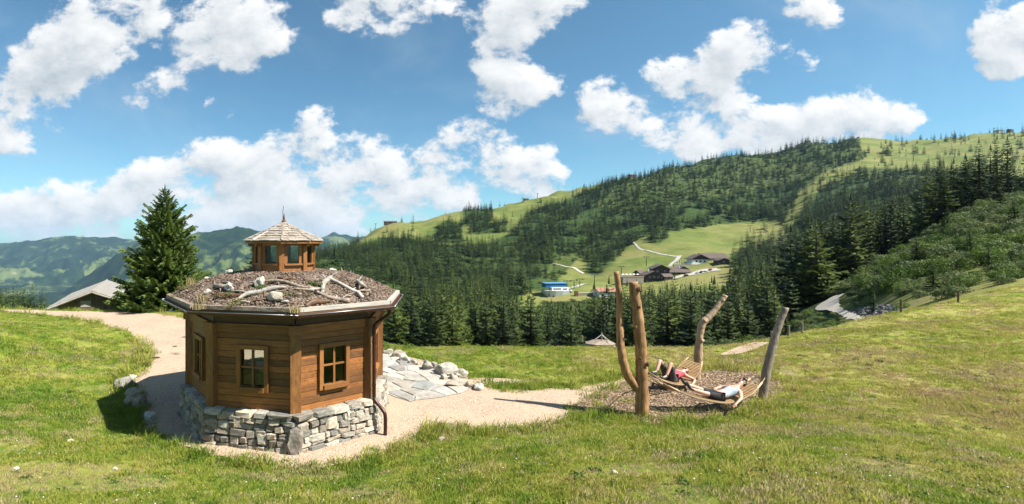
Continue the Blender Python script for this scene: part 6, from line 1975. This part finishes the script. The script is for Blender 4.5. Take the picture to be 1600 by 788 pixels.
# ------------------------------------------------------------------ woods
def sample(n, y0, y1, px0, px1):
    Y = np.sqrt(RNG.uniform(y0 * y0, y1 * y1, n))
    px = RNG.uniform(px0, px1, n)
    X = (px - X0) / FPX * Y
    z = zf(X, Y)
    py = Y0 - FPX * (z - EYE) / Y
    return X, Y, z, px, py
def build_woods():
    parts = []
    for (n, y0, y1, a, b) in ((1300, 62, 170, 240, 1720), (4200, 170, 380, -150, 1760), (15000, 380, 760, 200, 1800), (15000, 760, 1230, 480, 1800)):
        parts.append(np.stack(sample(n, y0, y1, a, b), 1))
    A = np.concatenate(parts)
    X, Y, z, px, py = A.T
    mead, scrub = zones(px, py, Y)
    k = np.ones(len(A), bool)
    u = RNG.uniform(0, 1, len(A))
    k &= ~(mead & (u > np.where(px > 1330, .05, np.where((px > 1205) & (Y > 500), .10, .008))))
    k &= ~(scrub & (u > .36))
    k &= ~((px > 1385) & (Y < 460) & (u > .16))
    k &= ~((px > 1330) & (px <= 1385) & (Y < 300) & (u > .5))
    gap = fbm(X / 60., Y / 60., 45, 3)
    g2 = fbm(X / 24., Y / 24., 46, 2)
    k &= ~((gap > .30) & (Y > 180) & (u > .12))
    k &= ~((g2 > .22) & (Y > 180) & (u > .3))
    k &= ~((px > 1290) & (Y < 112))                       # bushy shoulder
    k &= ~((px > 925) & (px < 1145) & (Y > 365) & (Y < 500))
    k &= ~((px > 830) & (px < 925) & (Y > 250) & (Y < 470))
    k &= ~((px < 330) & (Y > 420))
    k &= ~((px < 365) & (Y < 240))
    k &= ~((px > 1222) & (px < 1345) & (Y < 86))
    for (vx, vy, r) in VILLAGE: k &= np.hypot(X - vx, Y - vy) > r
    k &= (seg_dist(X, Y, ROADP + ROADP[:1]) > np.where(px > 1300, 9, 4)) & ~in_poly(X, Y, ROADP)
    A = A[k]
    # keep trees apart
    order = np.argsort(A[:, 1]); A = A[order]
    cell = {}; keep = []
    for i, (x, y, *_r) in enumerate(A):
        md = 3.6 if y < 170 else 4.2 if y < 380 else 4.6
        c = (int(x // 5), int(y // 5))
        ok = True
        for dx in (-1, 0, 1):
            for dy in (-1, 0, 1):
                for j in cell.get((c[0] + dx, c[1] + dy), ()):
                    if (A[j, 0] - x) ** 2 + (A[j, 1] - y) ** 2 < md * md: ok = False
        if ok: cell.setdefault(c, []).append(i); keep.append(i)
    A = A[keep]
    X, Y, z, px, py = A.T
    n = len(A)
    H = RNG.uniform(11, 23, n) * np.where(RNG.uniform(0, 1, n) < .22, .55, 1.0)
    H = np.where(Y < 170, RNG.uniform(14, 21, n), H)
    H = np.where((px > 1140) & (Y < 300), H * 1.15, H)
    H = np.where(Y > 760, H * 1.0, H)
    # trees before the village stay below it
    cap = np.where((px > 925) & (px < 1140) & (Y < 370), (py - 438) / FPX * Y, 99)
    cap = np.where((px > 835) & (px < 925) & (Y < 370), (py - 474) / FPX * Y, cap)
    cap = np.where((px > 560) & (px < 835) & (Y < 170), (py - 440) / FPX * Y, cap)
    cap = np.where((px >= 1100) & (px < 1245) & (Y < 125), (py - 425) / FPX * Y, cap)
    cap = np.where(px < 330, (py - 446) / FPX * Y, cap)
    H = np.where((Y < 170) & (cap < 99), np.maximum(H, cap * .8), H)
    H = np.minimum(H, np.maximum(cap * RNG.uniform(.80, 1.10, n), 5))
    # light larch-green conifers stand mostly below the lawn
    light = (RNG.uniform(0, 1, n) < np.where(Y < 230, .30, .15))
    kind = np.where(light, RNG.integers(4, 6, n), RNG.integers(0, 4, n))
    wide = RNG.uniform(.9, 1.25, n) * np.where(Y < 170, 1.42, 1.08)
    inview = (px > -10) & (px < 1610) & (Y < 420)
    score = np.where(inview, H / Y, 0)
    top = np.argsort(-score)[:296]
    ind = np.zeros(n, bool); ind[top] = True
    for i in top:
        p = Vector((X[i], Y[i], z[i] - .3))
        lt = kind[i] > 3
        adj = ('broad ' if wide[i] > 1.6 else 'slender ' if wide[i] < 1.2 else '') + ('short ' if H[i] < 11 else '') + ('light green conifer' if lt else 'dark green spruce')
        if px[i] < 330: lab, g = f'{adj} in the wood below the barn', 'trees below the barn'
        elif px[i] < 600: lab, g = f'{adj} on the wooded slope behind the timber hut', 'trees behind the hut'
        elif px[i] < 850:
            lab = f'{adj} standing tall below the far edge of the lawn' if Y[i] < 170 else f'{adj} in the dense valley wood facing the meadow hill'
            g = 'trees between hut and lift station'
        elif px[i] < 960: lab, g = f'{adj} below the lift station and its bushy slope', 'trees below the lift station'
        elif px[i] < 1150:
            lab = f'{adj} rising behind the hammocks below the chalets' if Y[i] < 200 else f'{adj} on the slope just below the dark chalets'
            g = 'trees below the village'
        elif px[i] < 1330:
            lab = f'{adj} beside the curve of the gravel road' if Y[i] < 150 else f'{adj} in the wood above the gravel road'
            g = 'trees along the gravel road'
        else: lab, g = (f'{adj} standing close behind the bushy bank' if Y[i] < 160 else f'{adj} in the wood climbing beyond the bushy bank'), 'trees above the bushy bank'
        spruce(p, H[i], int(kind[i]), lab, g, RNG.uniform(0, 6.28), wide[i])
    r = ~ind
    m = r.sum()
    print('individual trees', ind.sum(), 'far trees', m)
    s = H[r]
    scatter('far_woods', np.c_[X[r], Y[r], z[r] - .3], np.c_[s * wide[r], s * wide[r], s], rot_z(m), kind[r], JOINED, label='mass of small dark conifers covering the far hillsides')
    # named big spruces on the shoulder
    for i, (bx, by, Yd, ht, kd) in enumerate([(1558, 318, 128, 19.5, 1), (1574, 312, 130, 18.5, 3), (1475, 340, 122, 17.5, 1), (1440, 362, 128, 15.5, 0), (1452, 345, 150, 20, 3), (1412, 385, 120, 17, 0), (1392, 392, 118, 18, 3), (1376, 410, 122, 17, 1), (1335, 440, 118, 18, 0), (1360, 425, 124, 16, 3), (1322, 448, 135, 19, 1), (1595, 300, 180, 13, 2), (1520, 335, 118, 8, 0)]):
        x = (bx - X0) / FPX * Yd
        spruce(Vector((x, Yd, zat(x, Yd) - .4)), ht, kd, ('pair of tall dark spruces at the top of the bushy bank, one tree' if i < 2 else 'slim dark spruce rising from the upper edge of the bushy bank'), 'spruces along the top of the bushy bank', i * 1.3, .95)
    # young spruces among the bushes
    for i, (bx, Yd, ht, lab) in enumerate([(1563, 92, 4.6, 'young spruce alone on the grassy top of the bushy bank'), (1365, 52, 3.0, 'small spruce at the inside curve of the gravel road'), (1393, 62, 4.0, 'young spruce among bushes above the shale'), (1458, 47, 3.4, 'dark young spruce at the foot of the bushy bank'), (1515, 60, 3.6, 'young spruce halfway up the alder bank'), (1585, 70, 4.2, 'young spruce high on the alder bank'), (1432, 70, 4.5, 'slim young spruce among the upper alder bushes'), (1545, 48, 3.0, 'bushy young spruce low on the alder bank'), (1480, 85, 5.0, 'pointed young spruce under the slim dark spruces'), (1210, 62, 5, 'spruce growing just before the side branch of the road'), (1228, 66, 5, 'second spruce by the side branch of the road')]):
        x = (bx - X0) / FPX * Yd
        spruce(Vector((x, Yd, zat(x, Yd) - .1)), ht, i % 3, lab, 'young spruces', i * 2.0, 1.3)
build_woods()

# ------------------------------------------------------------------ bushes
BUSH = [bush_mesh('alder%d' % i, 500 + i, 1700, .052, M['leaf' if i % 2 else 'leaf2'], 7 + i % 5, .85) for i in range(8)]
STEMS = None
def bush(p, r, h, k, label, group, rz):
    t = thing('bush', label, 'bush', p, group, rz)
    t.scale = (r, r, h)
    ob('foliage', BUSH[k], None, t)
    ob('stems', STEM_ME, None, t)
_sm = MB()
for a in range(5): _sm.tube([(0.05 * math.cos(a * 1.3), .05 * math.sin(a * 1.3), -.1), (.3 * math.cos(a * 1.3), .3 * math.sin(a * 1.3), .6)], [.03, .012], 5)
STEM_ME = bpy.data.meshes.new('bush_stems'); STEM_ME.from_pydata(_sm.v, [], _sm.f); STEM_ME.materials.append(M['bark'])
def bush_label(px, Y, r):
    size = 'small' if r < 1.45 else 'middling' if r < 2.0 else 'large spreading'
    if px < 1345: where = 'beside the inner curve of the gravel road'
    elif px < 1415: where = 'on the slope above the dark shale' if Y < 75 else 'below the slim spruces over the shale'
    elif Y < 48: where = 'directly behind the fence on the meadow crest'
    elif Y < 66: where = 'halfway up the steep alder bank'
    elif Y < 84: where = 'on the upper part of the steep alder bank'
    else: where = 'on the grassy brow under the tall spruces'
    return f'{size} green alder bush {where}'
def build_bushes():
    X, Y, z, px, py = sample(3200, 34, 106, 1300, 1700)
    lo = np.interp(px, [1300, 1345, 1400, 1500, 1600, 1780], [88, 62, 41, 38, 36, 34])
    k = (Y > lo) & (seg_dist(X, Y, ROADP + ROADP[:1]) > np.where(px > 1300, 3.5, 2.0)) & ~in_poly(X, Y, ROADP) & ~in_poly(X, Y, SHALE)
    k &= ~((px < 1410) & (Y < 44))     # the shale stays in view
    k &= ~((py < np.interp(px, [1400, 1500, 1600], [400, 352, 322])) & (RNG.uniform(0, 1, len(X)) < .35))
    X, Y, z = X[k], Y[k], z[k]
    order = np.argsort(Y); keep = []
    for i in order:
        if all((X[i] - X[j]) ** 2 + (Y[i] - Y[j]) ** 2 > 2.35 ** 2 for j in keep[-260:]): keep.append(i)
    keep = keep[:300]
    for n, i in enumerate(keep):
        r = random.uniform(1.2, 2.6) * (.8 if Y[i] < 50 else 1)
        bush(Vector((X[i], Y[i], z[i] - .25 * r)), r * .95, r * random.uniform(.7, 1.25), n % 8, bush_label(X0 + FPX * X[i] / Y[i], Y[i], r), 'bushes on the steep bank', random.uniform(0, 6.28))
    # below and inside the road curve, behind the crest
    spots = [(px + random.uniform(-5, 5), py + random.uniform(-4, 4), 0) for py in (488, 496, 504, 512, 520, 528) for px in range(1196, 1345, 10)]
    spots += [(px + random.uniform(-4, 4), py + random.uniform(-4, 4), 1) for py in (446, 455, 464, 473, 482) for px in range(1318, 1366, 9)]
    for n, (px, py, up) in enumerate(spots):
        p = tp(px, py, 30, 120)
        if p.y > 110 or (up and py > 476 and px < 1332): continue
        a, b = np.array([p.x]), np.array([p.y])
        if in_poly(a, b, ROADP)[0] or in_poly(a, b, SHALE)[0] or seg_dist(a, b, ROADP + ROADP[:1])[0] < (1.3 if up else .45): continue
        r = random.uniform(.7, 1.35)
        size = 'small' if r < .95 else 'wide' if r > 1.18 else 'rounded'
        where = 'inside the curve of the gravel road' if up else 'below the gravel road behind the meadow crest' if p.y < 50 else 'on the slope level with the gravel road'
        bush(p - UPV * .3 * r, r, r, n % 8, f'{size} green bush {where}', 'bushes along the gravel road', random.uniform(0, 6.28))
    for i, (bx, Yd, r, lab) in enumerate([(606, 20.6, 1.0, 'round green bush at the terrace corner beside the hut'), (628, 21.4, .8, 'lower green bush at the end of the terrace'), (640, 22.4, .7, 'small green bush on the lawn edge beyond the terrace'), (590, 21.5, .9, 'green bush half hidden by the hut wall')]):
        x = (bx - X0) / FPX * Yd
        bush(Vector((x, Yd, zat(x, Yd) - .3)), r, r * .72, i, lab, 'bushes by the terrace', i)
    for i, bx in enumerate(range(1060, 1200, 13)):
        Yd = 23.5 + (i % 3) * .8
        x = (bx - X0) / FPX * Yd
        bush(Vector((x, Yd, zat(x, Yd) - .2)), .8, .62, i % 4, 'low green bush along the lawn edge behind the hammocks', 'bushes along the lawn edge', i)
    # scrub of the far slopes: nobody could count it
    P = []
    for (n, y0, y1, a, b) in ((2600, 700, 1220, 900, 1600), (700, 280, 420, 820, 960), (700, 380, 700, 830, 1250)):
        X, Y, z, px, py = sample(n, y0, y1, a, b)
        mead, scrub = zones(px, py, Y)
        k = scrub | ((y0 == 380) & ~mead & (fbm(X / 40., Y / 40., 8, 2) > .1))
        for (vx, vy, r) in VILLAGE: k &= np.hypot(X - vx, Y - vy) > r
        P.append(np.c_[X, Y, z][k])
    P = np.concatenate(P); n = len(P)
    s = RNG.uniform(1.6, 3.6, n)
    scatter('scrub', P, np.c_[s * 1.4, s * 1.4, s], rot_z(n), RNG.integers(0, 4, n), BUSH, label='green scrub covering the open far slopes')
build_bushes()

# ------------------------------------------------------------------ distant mountains
def mountains(name, sky, Yr, seed, label, px0, px1, deep, front=.5, step=3):
    px = np.arange(px0, px1, step, dtype=float)
    zr = EYE + (Y0 - np.interp(px, [a for a, _ in sky], [b for _, b in sky])) / FPX * Yr
    s = np.linspace(0, 1.25, 150)
    S, PX = np.meshgrid(s, px, indexing='ij')
    Y = Yr * (front + (1 - front) * S)
    X = (PX - X0) / FPX * Y
    ZR = np.broadcast_to(zr, S.shape)
    up = np.where(S < 1, S ** 1.35, 1 - (S - 1) * 2.2)
    q = Yr / 9.0
    rid = 1 - np.abs(fbm(X / q, Y / q, seed, 5, .55)) * 2.4
    amp = Yr * .075 * np.clip(1 - S, 0, 1) ** .75
    Z = deep + (ZR - deep) * up + (rid - .6) * amp + fbm(X / (q * .12), Y / (q * .12), seed + 9, 4) * Yr * .0045
    n, k = S.shape
    ii = np.arange(n * k).reshape(n, k)
    F = np.stack([ii[:-1, :-1], ii[:-1, 1:], ii[1:, 1:], ii[1:, :-1]], -1).reshape(-1, 4)
    o = ob(name, np_mesh(name, np.stack([X, Y, Z], -1).reshape(-1, 3), F, [M['mountain']], smooth=True))
    return tag(o, label, kind='structure')
mountains('mountains', [(-600, 400), (-100, 386), (0, 381), (40, 378), (80, 371), (112, 367), (125, 371), (150, 370), (185, 370), (215, 377), (300, 380), (420, 384), (480, 376), (500, 370), (512, 367), (522, 364), (532, 366), (548, 369), (640, 374), (900, 380)], 8800, 5, 'far blue hazy mountain range with a rocky summit', -600, 900, -900)
mountains('mountains', [(-600, 700), (40, 520), (75, 475), (110, 448), (150, 420), (190, 392), (215, 378), (250, 364), (300, 364), (325, 362), (345, 358), (372, 354), (395, 357), (415, 364), (440, 372), (480, 378), (560, 384), (700, 400), (900, 430)], 5200, 17, 'nearer mountain ridge with dark forest rising behind the spruce', -300, 900, -900)
valley = tag(mk('valley_floor', [(-9000, 1700, -520), (4000, 1700, -520), (6000, 9500, -560), (-14000, 9500, -560)], [(0, 1, 2, 3)], M['mountain']), 'wide valley floor far below the path', kind='structure')

# ------------------------------------------------------------------ the air
def haze():
    V = [(x, y, z) for x in (-16000, 16000) for y in (-2500, 15500) for z in (-1700, 480)]
    o = mk('haze', V, [(0, 1, 3, 2), (4, 6, 7, 5), (0, 4, 5, 1), (2, 3, 7, 6), (0, 2, 6, 4), (1, 5, 7, 3)])
    m = bpy.data.materials.new('haze'); m.use_nodes = True
    t = NT(m.node_tree); t.n.clear()
    out = t.node('ShaderNodeOutputMaterial'); v = t.node('ShaderNodeVolumePrincipled')
    v.inputs['Color'].default_value = (0.44, 0.70, 1.0, 1)
    v.inputs['Density'].default_value = 2.8e-5
    v.inputs['Anisotropy'].default_value = 0.1
    t.l.new(v.outputs[0], out.inputs['Volume'])
    o.data.materials.append(m)
    tag(o, 'pale blue haze filling the valley air', kind='stuff')
haze()
print('objects', len(sc.objects))
